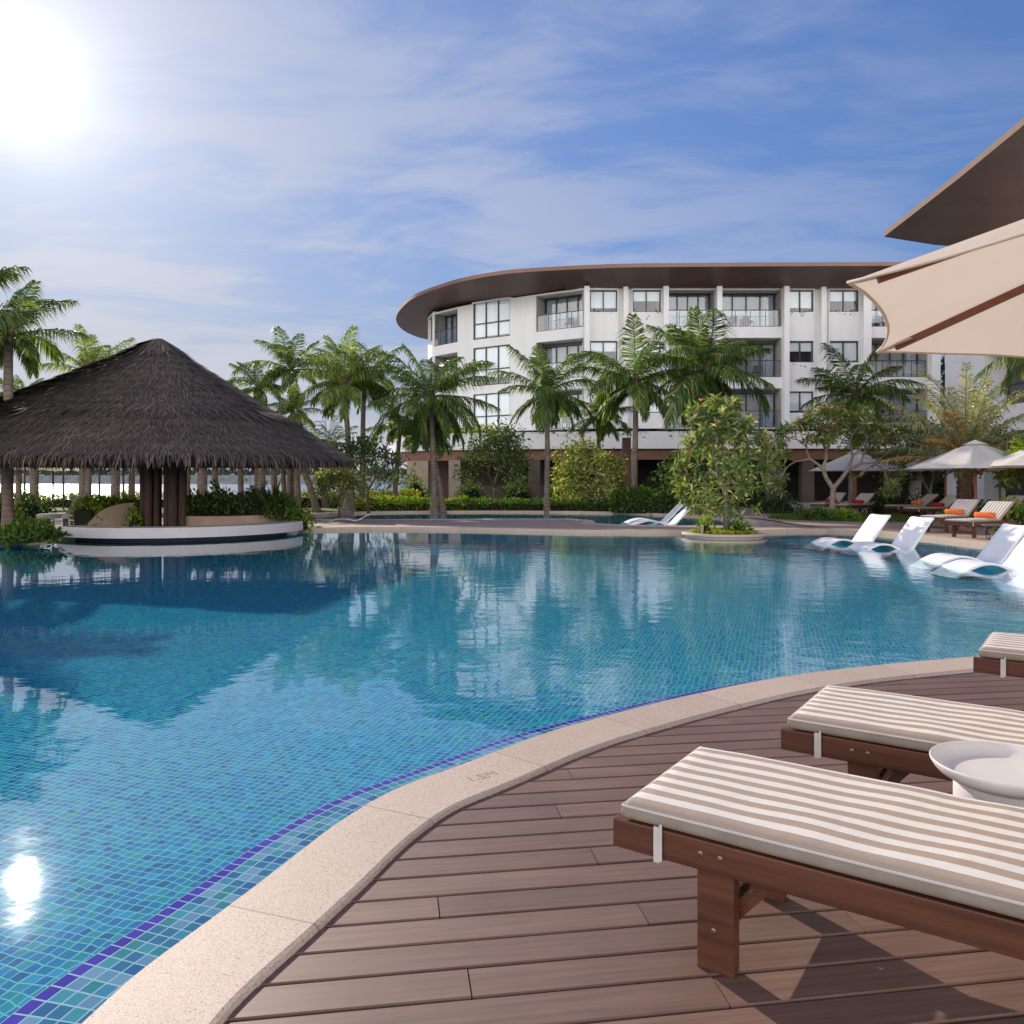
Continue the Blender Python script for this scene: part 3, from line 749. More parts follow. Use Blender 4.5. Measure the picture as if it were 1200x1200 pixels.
# rounded far end and hidden back
endp = [Vector(p + (0,)) for p in ((-5.9, 61.0), (-6.6, 63.5), (-6.6, 66.5), (-5.6, 69.5), (-3.5, 72))]
for i in range(len(endp) - 1):
    a, c = endp[i], endp[i + 1]; t = (c - a); L = t.length; t.normalize(); n = Vector((-t.y, t.x, 0))
    for k in range(3):
        z0 = LV[k]; zt = TOP if k == 2 else z0 + FH
        wall.frame(a, t, n, UPV, 0, L, -.3, .0, z0, z0 + .6); wall.frame(a, t, n, UPV, 0, L, -.3, 0, z0 + 2.7, zt)
        if i % 2: wall.frame(a, t, n, UPV, 0, L, -.32, -.02, z0 + .6, z0 + 2.7)
        else:
            g = MB(); g.frame(a, t, n, UPV, 0, L, -.3, -.25, z0 + .6, z0 + 2.7); hb(g, 'end_glazing', M['frame_dark'])
wall.frame(Vector((-5.9, 61, 0)), Vector((0, 0, 1)).cross(Vector((0, -1, 0))), Vector((0, -1, 0)), UPV, -.08, .08, -.08, .08, LV[0], TOP)     # corner post
wall.box(-3.5, 27.6, 72, 72.4, 4.75, TOP); wall.box(27.2, 27.6, 53.4, 72, 0, TOP)
hb(wall, 'wall', M['white_wall'])
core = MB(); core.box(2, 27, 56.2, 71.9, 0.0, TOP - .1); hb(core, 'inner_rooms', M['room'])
# roof: thin lens edge, sloping soffit, low top
wl = [WP(p) for p in (537, 553, 599, 628, 684)]
rb = MB(); top = MB(); edge_hi = [(p[0], p[1], RZ + .0) for p in rim_s]
inner = []
cx_, cy__ = 10, 66
for p in rim_s:
    v_ = Vector((cx_ - p.x, cy__ - p.y, 0))
    if p.y < 53 and p.x > 3: q_ = Vector((p.x, p.y + 2.6, 0))
    else:
        L = v_.length; q_ = p + v_ / L * min(3.9 + max(0, (2 - p.x)) * .12, L * .5)
    inner.append(q_)
fas = MB()
for i in range(len(rim_s) - 1):
    a, c = rim_s[i], rim_s[i + 1]; ia, ic = inner[i], inner[i + 1]
    fas.face([(a.x, a.y, RZ - .24), (c.x, c.y, RZ - .24), (c.x, c.y, RZ), (a.x, a.y, RZ)])
    rb.face([(ia.x, ia.y, TOP - .02), (ic.x, ic.y, TOP - .02), (c.x, c.y, RZ - .24), (a.x, a.y, RZ - .24)])
    fas.face([(a.x, a.y, RZ), (c.x, c.y, RZ), (ic.x * .7 + c.x * .3, ic.y * .7 + c.y * .3, RZ + .12), (ia.x * .7 + a.x * .3, ia.y * .7 + a.y * .3, RZ + .12)])
poly = [(p.x, p.y) for p in inner] + [(28.5, 55), (28.5, 77), (0, 77.5)]
rb.sheet([poly], TOP - .021)
tp = [(ia.x * .7 + a.x * .3, ia.y * .7 + a.y * .3) for ia, a in zip(inner, rim_s)] + [(28.5, 52.5), (28.5, 77), (0, 78)]
fas.sheet([tp], RZ + .12)
rf = hb(fas, 'roof', M['fascia']); hb(rb, 'soffit', M['soffit'], rf)
weld(rf, .003)
# podium terrace with white band, beam, columns and a dark arcade
pod = [Vector(p + (0,)) for p in ((-9.2, 60.5), (-7.9, 57.0), (-6.2, 54.6), (-3.0, 52.9), (1.0, 51.6), (5, 50.9), (12, 50.6), (28, 50.6))]
pod = spline(pod, 4)
pm_ = MB(); po_in = offset(pod, .5)
pl = [(p.x, p.y) for p in pod] + [(28, 72), (-4, 72)]
pm_.sheet([pl], 4.42); pm_.sheet([pl], 3.34)
for k in range(len(pod) - 1): pass
pm_.wall(pod, 3.34, 4.42, False)
hb(pm_, 'podium', M['white_wall'])
bm_ = MB(); bi = offset(pod, .35); bm_.wall(bi, 2.66, 3.34, False); bi2 = offset(pod, .75); bm_.wall(list(reversed(bi2)), 2.66, 3.34, False)
for i in range(len(bi) - 1): bm_.face([(*bi[i][:2], 2.66), (*bi2[i][:2], 2.66), (*bi2[i + 1][:2], 2.66), (*bi[i + 1][:2], 2.66)])
hb(bm_, 'beam', M['beam'])
for px, d, w in ((490, 54.6, 1.4), (533, 52.7, .75), (626, 51.8, .75), (708, 51.5, .75), (800, 51.5, .75), (905, 51.5, .9), (945, 51.5, .75), (1045, 51.5, .8), (1095, 51.5, .75)):
    c_ = MB(); x = X(px, d); c_.box(x - w / 2, x + w / 2, d - .35, d + .35, -.05, 2.655); hb(c_, 'column', M['tan_wall'] if px < 600 else M['lobby'])  # right-hand columns are coloured darker in place of the shade there
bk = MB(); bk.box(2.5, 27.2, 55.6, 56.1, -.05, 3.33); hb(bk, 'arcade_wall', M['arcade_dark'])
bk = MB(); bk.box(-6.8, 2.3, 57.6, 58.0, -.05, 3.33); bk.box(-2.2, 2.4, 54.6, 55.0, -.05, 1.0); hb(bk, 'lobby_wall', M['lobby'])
# trailing plants in the facade planters are made with the vegetation

# right-hand wing: only its near roof corner and a strip of wall are in view
wing = thing('hotel_wing', 'near hotel wing at right with a dark brown pointed roof corner above the parasol', 'building', (28, 30, 0))
def wb(mb, name, mat, parent=wing):
    o = mb.build(name, mat); o.parent = parent
    if parent is wing: o.matrix_parent_inverse = Matrix.Translation(-Vector(wing.location))
    return o
RW = 13.4
rp = [(18.35, 40.0), (18.1, 36.5), (17.75, 32), (17.3, 27.5), (16.9, 22), (16.8, 14), (18, 6), (44, 6), (44, 44.5), (30, 43.2), (21.6, 41.4)]
b = MB()
def inset(poly, w):
    cx = sum(p[0] for p in poly) / len(poly); cy2 = sum(p[1] for p in poly) / len(poly)
    return [(p[0] + (cx - p[0]) * w, p[1] + (cy2 - p[1]) * w) for p in poly]
b.wall([Vector(p + (0,)) for p in rp], RW - .02, RW + .24, True, flip=True); b.sheet([rp], RW + .24)
fa = wb(b, 'roof', M['wing_fascia'])
b = MB(); b.sheet([rp], RW - .02); wb(b, 'soffit', M['soffit'], fa)
b = MB()
for z0, z1 in ((0, .4), (2.9, 4.5), (6.9, 7.8), (10.2, 11.1)):
    b.box(20.6 if z1 < 9 else 25.4, 40, 10, 38.6, z0, z1)
b.box(25.5, 40, 11, 38.4, .4, RW - .02)
b.box(20.612, 22.3, 35.4, 38.588, .41, 6.95); b.box(20.612, 21.4, 31.0, 31.4, .41, 6.95); b.box(20.612, 21.4, 26.0, 26.4, .41, 6.95)
wb(b, 'wall', M['white_wall'])
for z0, z1 in ((.4, 2.9), (4.5, 6.9)):
    for y0, y1 in ((31.4, 35.4), (26.4, 31.0)):
        f = MB()
        f.box(21.60, 21.69, y0, y1, z0, z0 + .08); f.box(21.60, 21.69, y0, y1, z1 - .08, z1)
        for k in range(4): yy = y0 + (y1 - y0 - .09) * k / 3; f.box(21.6, 21.69, yy, yy + .09, z0 + .08, z1 - .08)
        f.box(21.60, 21.69, y0, y1, z0 + 1.0, z0 + 1.06)
        w_o = wb(f, 'window', M['frame_dark'])
        g = MB(); g.box(21.665, 21.675, y0, y1, z0, z1); wb(g, 'pane', M['room'], w_o)

# ================================================================== THATCHED POOL BAR
HC = Vector((-9.75, 22.4, 0)); AP = 5.28; EZ = 1.98
hut = thing('thatched_pavilion', 'round thatched roof pavilion on two dark clustered columns over the swim up bar', 'pavilion', HC)
def hr(a):                                # plan radius of the eave
    c, s = math.cos(a), math.sin(a)
    rx = 5.15 if c > 0 else 7.6; ry = 4.7
    p = 2.25
    return (abs(c / rx) ** p + abs(s / ry) ** p) ** (-1 / p)
def hz(t):                                # height along the slope, t 0 at apex .. 1 at eave
    return AP - (AP - EZ) * (t ** .98 if t > .06 else (t / .06) ** 2 * .06 ** .98) + (.025 if t > .66 else 0)
def hp(a, t, lift=0): r = hr(a) * t; return Vector((r * math.cos(a), r * math.sin(a), hz(t) + lift))
b = MB(); NA, NT = 64, 16
vs = [hp(2 * PI * i / NA, max(j / NT, .004)) for j in range(NT + 1) for i in range(NA)]
fs = [(j * NA + i, (j + 1) * NA + i, (j + 1) * NA + (i + 1) % NA, j * NA + (i + 1) % NA) for j in range(NT) for i in range(NA)]
b.addmesh(vs, fs)
vs = [hp(2 * PI * i / NA, max(j / NT, .004)) - Vector((0, 0, .22)) for j in range(NT + 1) for i in range(NA)]
b.addmesh(vs, [tuple(reversed(f)) for f in fs])
base = b.build('roof', M['thatch_under'], hut)
b = MB(); rr = random.Random(5)
def straw(a, t, L, w, lift, yaw, droop=0.0, curl=0.0):
    p = hp(a, t, lift * .3); p1 = hp(a, min(t + .05, 1.05), lift * .3)
    down = (p1 - p).normalized(); side = down.cross(Vector((0, 0, 1)));
    if side.length < 1e-4: return
    side.normalize(); nrm = side.cross(down)
    if nrm.z < 0: nrm = -nrm
    dr = (down * math.cos(yaw) + side * math.sin(yaw))
    sd = dr.cross(nrm).normalized()
    q1 = p + dr * L * .55 + nrm * lift * .6
    q2 = p + dr * L + nrm * (lift + curl) + Vector((0, 0, -droop))
    b.addmesh([p - sd * w / 2, p + sd * w / 2, q1 + sd * w * .5, q1 - sd * w * .5, q2 + sd * w * .16, q2 - sd * w * .16], [(0, 1, 2, 3), (3, 2, 4, 5)])
for k in range(60000):
    a = rr.random() * 2 * PI
    if math.sin(a) > .35 and rr.random() < .7: continue           # fewer on the far side
    t = .02 + 1.0 * math.sqrt(rr.random())
    # courses: straw ends bunch up in rows
    row = math.floor(t * 16) / 16; t2 = row + (t - row) * .62
    straw(a, max(t2 - .02, .01), .20 + rr.random() * .26, .010 + rr.random() * .020, .008 + rr.random() * .038, (rr.random() - .5) * .75, 0, rr.random() * .03 * (rr.random() < .25))
for k in range(1200):                                              # step between the two tiers
    a = rr.random() * 2 * PI; straw(a, .62 + rr.random() * .05, .35 + rr.random() * .3, .035, .05 + rr.random() * .05, (rr.random() - .5) * .8)
for k in range(420):                                               # crown cap
    a = rr.random() * 2 * PI; straw(a, .01 + rr.random() * .07, .5 + rr.random() * .3, .06, .03 + rr.random() * .05, (rr.random() - .5) * .8)
thatch = b.build('thatch', M['thatch'], base)
b = MB()
for k in range(9000):                                              # ragged eave
    a = rr.random() * 2 * PI; t = .86 + rr.random() ** .7 * .15
    p = hp(a, t, .03 * rr.random()); L = .18 + rr.random() ** 1.5 * .30 ; w = .014 + rr.random() * .032
    out = Vector((math.cos(a), math.sin(a), 0)); sd = Vector((-out.y, out.x, 0))
    sl = (1.5 if t < .955 else .75) - rr.random() * .85
    dr = (out * sl * .7 + Vector((0, 0, -1)) + sd * (rr.random() - .5) * .5).normalized()
    q1 = p + dr * L * .5 + out * .02; q2 = p + dr * L
    b.addmesh([p - sd * w / 2, p + sd * w / 2, q1 + sd * w * .45, q1 - sd * w * .45, q2 + sd * w * .1, q2 - sd * w * .1], [(0, 1, 2, 3), (3, 2, 4, 5)])
b.build('eave_fringe', M['thatch'], base)
# two clustered columns
for (px0, px1, d) in ((163, 187, 21.5), (191, 217, 21.3)):
    x0, x1 = X(px0, d), X(px1, d); c = MB(); w = (x1 - x0)
    for i, (f, yy, rr_) in enumerate(((.17, .02, .17), (.5, -.10, .20), (.83, .02, .17), (.4, .25, .17), (.7, .3, .16))):
        cx = x0 + w * f; s_ = w / .62
        c.tube([(cx - HC.x, d + yy - HC.y, -.05), (cx - HC.x + .01, d + yy - HC.y, 1.4), (cx - HC.x, d + yy - HC.y, 2.9)], [rr_ * s_ * .62, rr_ * s_ * .58, rr_ * s_ * .6], 12)
    c.build('column', M['log'], hut, smooth=True)
# swim-up counter
bar_ = thing('bar_counter', 'curved white swim up bar counter standing in the water below the thatched roof', 'bar counter', (BX, BY, 0))
b = MB(); ao = arc(BRAD, aL, aR); ai = arc(BRAD - .62, aL, aR); ring = [(p.x - BX, p.y - BY) for p in ao] + [(p.x - BX, p.y - BY) for p in reversed(ai)]
b.prism([Vector(p + (0,)) for p in ring], .015, .265)
weld(b.build('counter_top', M['white_counter'], bar_), .001)
bevel(bar_.children[0], .012, 2)
b = MB(); ao = arc(BRAD - .42, aL + .02, aR - .02); ai = arc(BRAD - .58, aL + .02, aR - .02); ring = [(p.x - BX, p.y - BY) for p in ao] + [(p.x - BX, p.y - BY) for p in reversed(ai)]
b.prism([Vector(p + (0,)) for p in ring], -.42, .013); b.build('base', M['dark_base'], bar_)
# curved planter walls behind the counter
def low_wall(name, label, pts, h0, h1, th, mat, cat='planter wall'):
    pts = spline([Vector(p + (0,)) for p in pts], 6); a, c = offset(pts, th / 2), offset(pts, -th / 2); m = len(pts)
    b = MB()
    hh = [h0 + (h1 - h0) * math.sin(min(1, i / (m - 1) * 1.0) * PI / 2) for i in range(m)]
    for i in range(m - 1):
        A0, A1, C0, C1 = a[i], a[i + 1], c[i], c[i + 1]
        b.face([(*A0[:2], hh[i]), (*A1[:2], hh[i + 1]), (*C1[:2], hh[i + 1]), (*C0[:2], hh[i])][::-1])
        b.face([(*C0[:2], -.06), (*C1[:2], -.06), (*C1[:2], hh[i + 1]), (*C0[:2], hh[i])]); b.face([(*A1[:2], -.06), (*A0[:2], -.06), (*A0[:2], hh[i]), (*A1[:2], hh[i + 1])])
    for i in (0, m - 1): b.face([(*a[i][:2], -.06), (*c[i][:2], -.06), (*c[i][:2], hh[i]), (*a[i][:2], hh[i])])
    o = weld(b.build(name, mat), .001); return tag(o, label, cat)
low_wall('planter_wall', 'low sloping tan wall rising to the left column of the thatched bar', [(X(112, 21.8), 21.4), (X(135, 22.2), 21.6), (X(163, 22.3), 22.0)], .25, .78, .3, M['tan_stone'])
low_wall('planter_wall', 'long low tan planter wall right of the thatched bar columns', [(X(216, 21.6), 21.6), (X(260, 21.8), 21.5), (X(300, 22.3), 22.0), (X(341, 23.4), 23.2)], .43, .43, .3, M['tan_stone'])
low_wall('retaining_wall', 'low tan retaining wall at the pool edge left of the bar counter', [(-13.6, 18.45), (-12.4, 18.55), (-11.3, 18.8)], .28, .28, .35, M['tan_stone'], 'wall')

# ================================================================== VEGETATION
def rdv(rr): return Vector((rr.random() - .5, rr.random() - .5, rr.random() - .5))
def frond(mb, rr, o, az, e0, L, droop, nl=34, lw=.05, ll=.34, mi=0, twist=0.0, vfold=.35):
    n = 11; p = Vector(o); pts = [p.copy()]; az2 = az
    for i in range(n):
        s = (i + .5) / n
        e = e0 - droop * s ** 1.45; az2 += twist / n
        d = Vector((math.cos(az2) * math.cos(e), math.sin(az2) * math.cos(e), math.sin(e)))
        p = p + d * (L / n); pts.append(p.copy())
    mb.tube(pts, [.030 * (1 - .85 * i / n) * (L / 3) ** .5 + .004 for i in range(n + 1)], 4, False, 1)
    for k in range(nl):
        s = .10 + .90 * (k + .5) / nl; x = s * n; i = min(int(x), n - 1); f = x - i
        q = pts[i].lerp(pts[i + 1], f); t = (pts[i + 1] - pts[i]).normalized()
        side = t.cross(Vector((0, 0, 1)))
        if side.length < .05: side = Vector((-math.sin(az), math.cos(az), 0))
        side.normalize(); nrm = side.cross(t)
        lenf = L * ll * (math.sin(PI * (.12 + .80 * s)) ** .7) * (.85 + .3 * rr.random())
        for sg in (-1, 1):
            fan = .55 + .55 * s
            d = (side * sg * (1.0 - .25 * s) + t * fan + nrm * (vfold - .25 * rr.random()) + Vector((0, 0, -.30 - .45 * rr.random())) + rdv(rr) * .16).normalized()
            d2 = (d + Vector((0, 0, -.9 - .8 * rr.random()))).normalized()
            w = lw * (.8 + .4 * rr.random()); wd = d.cross(nrm)
            if wd.length < .01: wd = t.copy()
            wd = (wd.normalized() * .75 + nrm * (rr.random() - .5) * 1.2).normalized()
            a = q; m = q + d * lenf * .5; e_ = m + d2 * lenf * .5
            mb.addmesh([a - wd * w * .25, a + wd * w * .25, m + wd * w * .5, m - wd * w * .5, e_], [(0, 1, 2, 3), (3, 2, 4)], mi)
def crown_mesh(seed, L=2.7, nf=24, up=78, lo=-36, lw=.048, nl=64):
    rr = random.Random(seed); mb = MB()
    for k in range(nf):
        f = (k + .5) / nf
        e0 = R(up + (lo - up) * f ** .85 + (rr.random() - .5) * 26)
        az = k * 2.39996 + (rr.random() - .5) * 1.3
        l = L * (.72 + .34 * math.sin(PI * min(1, f + .15))) * (.80 + .36 * rr.random())
        frond(mb, rr, (math.cos(az) * .07, math.sin(az) * .07, .05 - .22 * f), az, e0, l, R(34 + 66 * rr.random()) * (.62 + .5 * f), nl, lw, twist=(rr.random() - .5) * .9)
    o = mb.build('crown', [M['palm_leaf'] if seed % 3 else M['palm_leaf_warm'], M['palm_leaf_warm']])
    me = o.data; bpy.data.objects.remove(o); return me
CROWNS = [crown_mesh(11), crown_mesh(12, 2.75, 22, 80, -30), crown_mesh(13, 2.85, 27, 76, -44), crown_mesh(14, 2.7, 18, 80, -20), crown_mesh(16, 2.7, 23, 74, -36)]
SMALLCR = [crown_mesh(21, 2.7, 16, 82, -25, .07, 26), crown_mesh(23, 2.6, 15, 82, -35, .07, 26)]
boot_b = MB(); boot_b.lathe([(.10, -.55), (.14, -.3), (.19, -.05), (.13, .12), (.02, .25)], 10); boot_o = boot_b.build('crown_base', M['date_bark'], smooth=True); boot_me = boot_o.data; bpy.data.objects.remove(boot_o)
def palm(label, px, d, topz, r0=.15, r1=.095, lean=(0, 0), crown=0, cs=1.0, rz=0, small=False, group=None, pool=None, z0=-.06):
    x = X(px, d)
    t = thing('palm_tree', label, 'palm', (x, d, z0), 0, group)
    h = topz - z0; pts = []; rads = []; rr = random.Random(int(px * 7 + d * 3))
    n = 12
    for i in range(n + 1):
        f = i / n; c = math.sin(f * PI) * .10 * (rr.random() - .3) * (h / 6)
        pts.append((lean[0] * f ** 1.3 + c * .3, lean[1] * f ** 1.3, h * f)); rads.append((r1 + (r0 - r1) * (1 - f) ** 1.2) * (1.0 + .35 * max(0, 1 - f * 9)))
    b = MB(); b.tube(pts, rads, 10, False); b.build('trunk', M['palm_bark'], t, smooth=True)
    o = bpy.data.objects.new('crown', (pool or (SMALLCR if small else CROWNS))[crown]); COL.objects.link(o); o.parent = t
    o.location = pts[-1]; o.rotation_euler = (0, 0, rz); o.scale = (cs,) * 3
    if not small:
        k = bpy.data.objects.new('crown_base', boot_me); COL.objects.link(k); k.parent = t; k.location = pts[-1]; k.scale = (cs,) * 3
    return t
palm('tall coconut palm at the left edge with its trunk rising through the pavilion eave', 9, 20.3, Z(392, 20.3), .135, .10, (.02, 0), 3, .74, 1.2)
palm('palm overhanging the top left frame edge above the pavilion', -70, 22.0, Z(372, 22), .17, .11, (-.2, 0), 3, .95, .4)
palm('palm with only its feathery top showing over the left pavilion slope', 103, 37, Z(436, 37), .15, .10, (.1, 0), 1, .80, 2.0)
palm('sunlit yellow green palm low behind the left edge trunk', 22, 40, Z(470, 40), .15, .1, (0, 0), 4, .7, 1.0)
palm('shorter palm peeping over the right pavilion slope', 301, 40, Z(452, 40), .15, .10, (.1, 0), 3, .66, .3)
palm('tall slim palm standing clear above the right pavilion slope', 345, 41, Z(432, 41), .15, .10, (-.2, 0), 3, .92, 2.2)
palm('yellowish palm crown just behind the right roof slope', 338, 37, Z(482, 37), .14, .1, (.2, 0), 1, .52, 5.2)
palm('upright palm right of the pavilion, left of the close pair', 412, 35.5, Z(447, 35.5), .15, .105, (-.35, 0), 1, .90, 2.6)
palm('upright palm right of the pavilion, right one of the close pair', 424, 37.5, Z(446, 37.5), .15, .10, (.1, 0), 3, .86, 4.1)
palm('palm with dark fanned crown before the rounded hotel end', 509, 35, Z(462, 35), .15, .105, (-.15, 0), 2, 1.06, .9)
palm('slim second trunk leaning beside the dark fanned palm', 519, 36, Z(505, 36), .14, .10, (-.7, .2), 4, .62, 3.0)
palm('palm with straight speckled trunk in front of the wide balconies', 641, 36, Z(458, 36), .135, .10, (.02, 0), 4, .95, 2.1)
palm('palm with spreading crown and trunk left of the dark post', 743, 35.5, Z(446, 35.5), .155, .105, (.08, 0), 0, 1.12, 4.4)
palm('largest palm with broad crown behind the frangipani', 832, 36, Z(432, 36), .18, .12, (-.2, 0), 2, 1.22, 1.9)
palm('low crowned palm behind the right frangipani', 998, 38, Z(462, 38), .17, .12, (.15, 0), 0, 1.02, 3.3)
palm('palm low behind the tree in the planter garden', 700, 40.5, Z(486, 40.5), .14, .1, (.1, 0), 1, .75, 1.0)
palm('leaning palm low on the lawn behind the dark shrub tree', 462, 40, Z(500, 40), .14, .1, (.3, 0), 3, .72, 4.0)
# grove whose trunks show under the thatched eave
GR = 'palm grove between the pavilion and the sea'
grove = [(40, 36, .0, .20), (97, 39, .1, .22), (135, 33, .0, .19), (154, 42, .1, .17), (219, 40, 0, .17), (237, 33, .0, .22), (252, 37, .0, .15), (282, 38, .0, .15), (305, 34, .1, .20), (322, 37, -.1, .16),
         (334, 40, -.2, .14), (340, 39, .15, .15), (349, 36, -.1, .16), (371, 37, -1.0, .17), (382, 41, -.9, .16), (407, 33, -.6, .22)]
glab = ['thick trunk palm nearest the left edge trunk under the eave', 'straight palm trunk beside the thin canopy pole under the eave', 'broad palm trunk in the middle of the left eave gap', 'palm trunk just left of the dark columns', 'reddish thin palm trunk touching the right dark column',
        'thick grey palm trunk first to the right of the dark columns', 'slim palm trunk second to the right of the dark columns', 'slim palm trunk standing in the middle of the right planter', 'broad palm trunk behind the bare twigs of the right planter', 'slim palm trunk just right of the spiky planter plant',
        'brown thin palm trunk paired with a paler one', 'palm trunk paired close right of a brown thin one', 'upright grey palm trunk left of the leaning ones', 'reddish palm trunk leaning left over the yellow hedge', 'grey palm trunk leaning left, farthest right under the eave', 'red brown leaning trunk just beyond the right eave tip']
for i, ((px, d, ln, r_), lb) in enumerate(zip(grove, glab)):
    hi = 528 if px > 300 else 492
    palm(lb, px, d, Z(hi - (i * 37 % 16), d), r_, r_ * .78, (ln, 0), i % 2, .42 if px > 300 else .62, i * 1.3, True, GR)

# date palm on the right
t = thing('date_palm', 'date palm with thick scaly trunk and grey green fronds, some orange, by the white parasol', 'palm', (X(1131, 27.3), 27.3, 0))
b = MB(); rr = random.Random(9); hd = Z(541, 27.3)
b.tube([(0, 0, -.05), (.01, 0, .5), (0, 0, hd * .6), (0, 0, hd)], [.27, .235, .22, .25], 14, False)
for k in range(240):
    z = hd * rr.random(); a = k * 2.4; r_ = .225
    p = Vector((math.cos(a) * r_, math.sin(a) * r_, z)); o_ = Vector((math.cos(a), math.sin(a), 0)); s_ = Vector((-o_.y, o_.x, 0))
    b.addmesh([p - s_ * .06, p + s_ * .06, p + o_ * .05 + s_ * .04 + Vector((0, 0, .1)), p + o_ * .05 - s_ * .04 + Vector((0, 0, .1)), p + Vector((0, 0, .13))], [(0, 1, 2, 3), (3, 2, 4)])
b.build('trunk', M['date_bark'], t)
b = MB()
for k in range(44):
    f = (k + .5) / 44; az = k * 2.39996; e0 = R(88 - 74 * f + (rr.random() - .5) * 14)
    frond(b, rr, (math.cos(az) * .12, math.sin(az) * .12, hd + .02 - .2 * f), az, e0, 3.3 * (.85 + .3 * rr.random()), R(30 + 44 * rr.random()), 44, .045, .17, 2 if k in (33, 38, 20) else 0, 0, .5)
b.build('crown', [M['date_leaf'], M['bark'], M['dry_leaf']], t)
# a yellowing frond end at the right frame edge, from a palm standing outside
palm('palm at the right frame edge with yellow frond tips below the parasol', 1238, 24, Z(420, 24), .16, .11, (0, 0), 3, .85, 2.6)

def skeleton(rr, h, spread, depth, r0, fork=(2, 3), trunk=.22, upb=.25, wig=.15):
    segs, tips = [], []
    def grow(p, d, L, r, k):
        m = p + d * L * .5 + Vector(((rr.random() - .5), (rr.random() - .5), 0)) * L * wig
        e = p + d * L
        segs.append(([p, m, e], [r, r * .86, r * .72], k))
        if k == 0: tips.append((e, d)); return
        nb = rr.randint(*fork); a0 = rr.random() * 2 * PI
        ax = d.cross(Vector((.3, .2, 1)))
        if ax.length < .1: ax = d.cross(Vector((1, 0, 0)))
        ax.normalize(); bx = d.cross(ax)
        for j in range(nb):
            an = a0 + 2 * PI * j / nb + (rr.random() - .5) * .7; sp = spread * (.65 + .6 * rr.random())
            nd = (d * math.cos(sp) + (ax * math.cos(an) + bx * math.sin(an)) * math.sin(sp) + Vector((0, 0, upb * .5))).normalized()
            grow(e, nd, L * (.70 + .22 * rr.random()), r * .70, k - 1)
    grow(Vector((0, 0, 0)), Vector((rr.random() * .16 - .08, rr.random() * .1 - .05, 1)).normalized(), h * trunk, r0, depth)
    return segs, tips
def fit(segs, tips, w, h, zb):
    allp = [p for s in segs for p in s[0]]
    zm = max(p.z for p in allp); xm = max(math.hypot(p.x, p.y) for p in allp)
    sx, sz = w / xm, h / zm
    f = lambda p: Vector((p.x * sx, p.y * sx, p.z * sz))
    return [([f(p) for p in s[0]], s[1], s[2]) for s in segs], [(f(p), d) for p, d in tips]
def leafq(mb, p, d, n, L, w, mi=0):
    s = d.cross(n)
    if s.length < .01: return
    s.normalize(); up_ = s.cross(d).normalized()
    m = p + d * L * .5 + up_ * L * .06; e = p + d * L - up_ * L * .05
    mb.addmesh([p, m - s * w * .5, e, m + s * w * .5], [(0, 1, 2, 3)], mi)
def rdir(rr):
    z = rr.random() * 2 - 1; a = rr.random() * 2 * PI; r_ = math.sqrt(1 - z * z); return Vector((r_ * math.cos(a), r_ * math.sin(a), z))
def frangipani(label, loc, w, h, seed, depth=6, flowers=30, low=0, r0=.10, lm='frangipani_leaf', dens=9, name='frangipani_tree', trunk=.16):
    rr = random.Random(seed); segs, tips = skeleton(rr, h, .70, depth, r0, (2, 2), trunk, .10, .2)
    segs, tips = fit(segs, tips, w, h, 0)
    t = thing(name, label, 'tree', loc)
    b = MB()
    for pts, rd, k in segs: b.tube(pts, [max(r_, .010) for r_ in rd], 7 if k > 3 else 5, k == 0)
    b.build('trunk', M['bark'], t, smooth=True)
    b = MB(); fl = MB()
    def ros(p, d, n, sc):
        a0 = rr.random() * 6.28
        ax = d.cross(Vector((.31, .2, 1)))
        if ax.length < .05: ax = d.cross(Vector((1, 0, 0)))
        ax.normalize(); bx = d.cross(ax)
        for i in range(n):
            an = a0 + i * 2.4; el = R(-25 + 80 * i / n)
            dd = ((ax * math.cos(an) + bx * math.sin(an)) * math.cos(el) + d * math.sin(el) + Vector((0, 0, -.12))).normalized()
            leafq(b, p - d * .05 * (n - i) / n, dd, d, sc * (.7 + .5 * rr.random()), sc * .30)
    for j, (p, d) in enumerate(tips):
        ros(p, d, dens, .30)
        for _ in range(2): ros(p - d * .18 * rr.random() + rdir(rr) * .08, (d + rdir(rr) * .6).normalized(), 5, .22)
    for pts, rd, k in segs:
        if k in (0, 1, 2) and rr.random() < .8: ros(pts[2] + rdir(rr) * .05, (rdir(rr) + Vector((0, 0, .6))).normalized(), 4, .22)
    for i in range(low):
        a = rr.random() * 6.28; z = h * (.12 + .5 * rr.random()); r_ = w * (.1 + .75 * math.sqrt(rr.random())) * (.6 + z / h * .6)
        p = Vector((math.cos(a) * r_, math.sin(a) * r_, z)); ros(p, (Vector((p.x, p.y, .8)) + rdir(rr) * .3).normalized(), 6, .24)
    b.build('crown', M[lm], t)
    if flowers:
        for i in range(flowers):
            p, d = tips[rr.randrange(len(tips))]
            if p.z < h * .55: continue
            c = p + d * .12
            for k in range(7):
                dd = (d + rdir(rr) * .9).normalized(); leafq(fl, c, dd, rdir(rr), .085, .06)
        fl.build('blossoms', M['flower'], t)
    return t
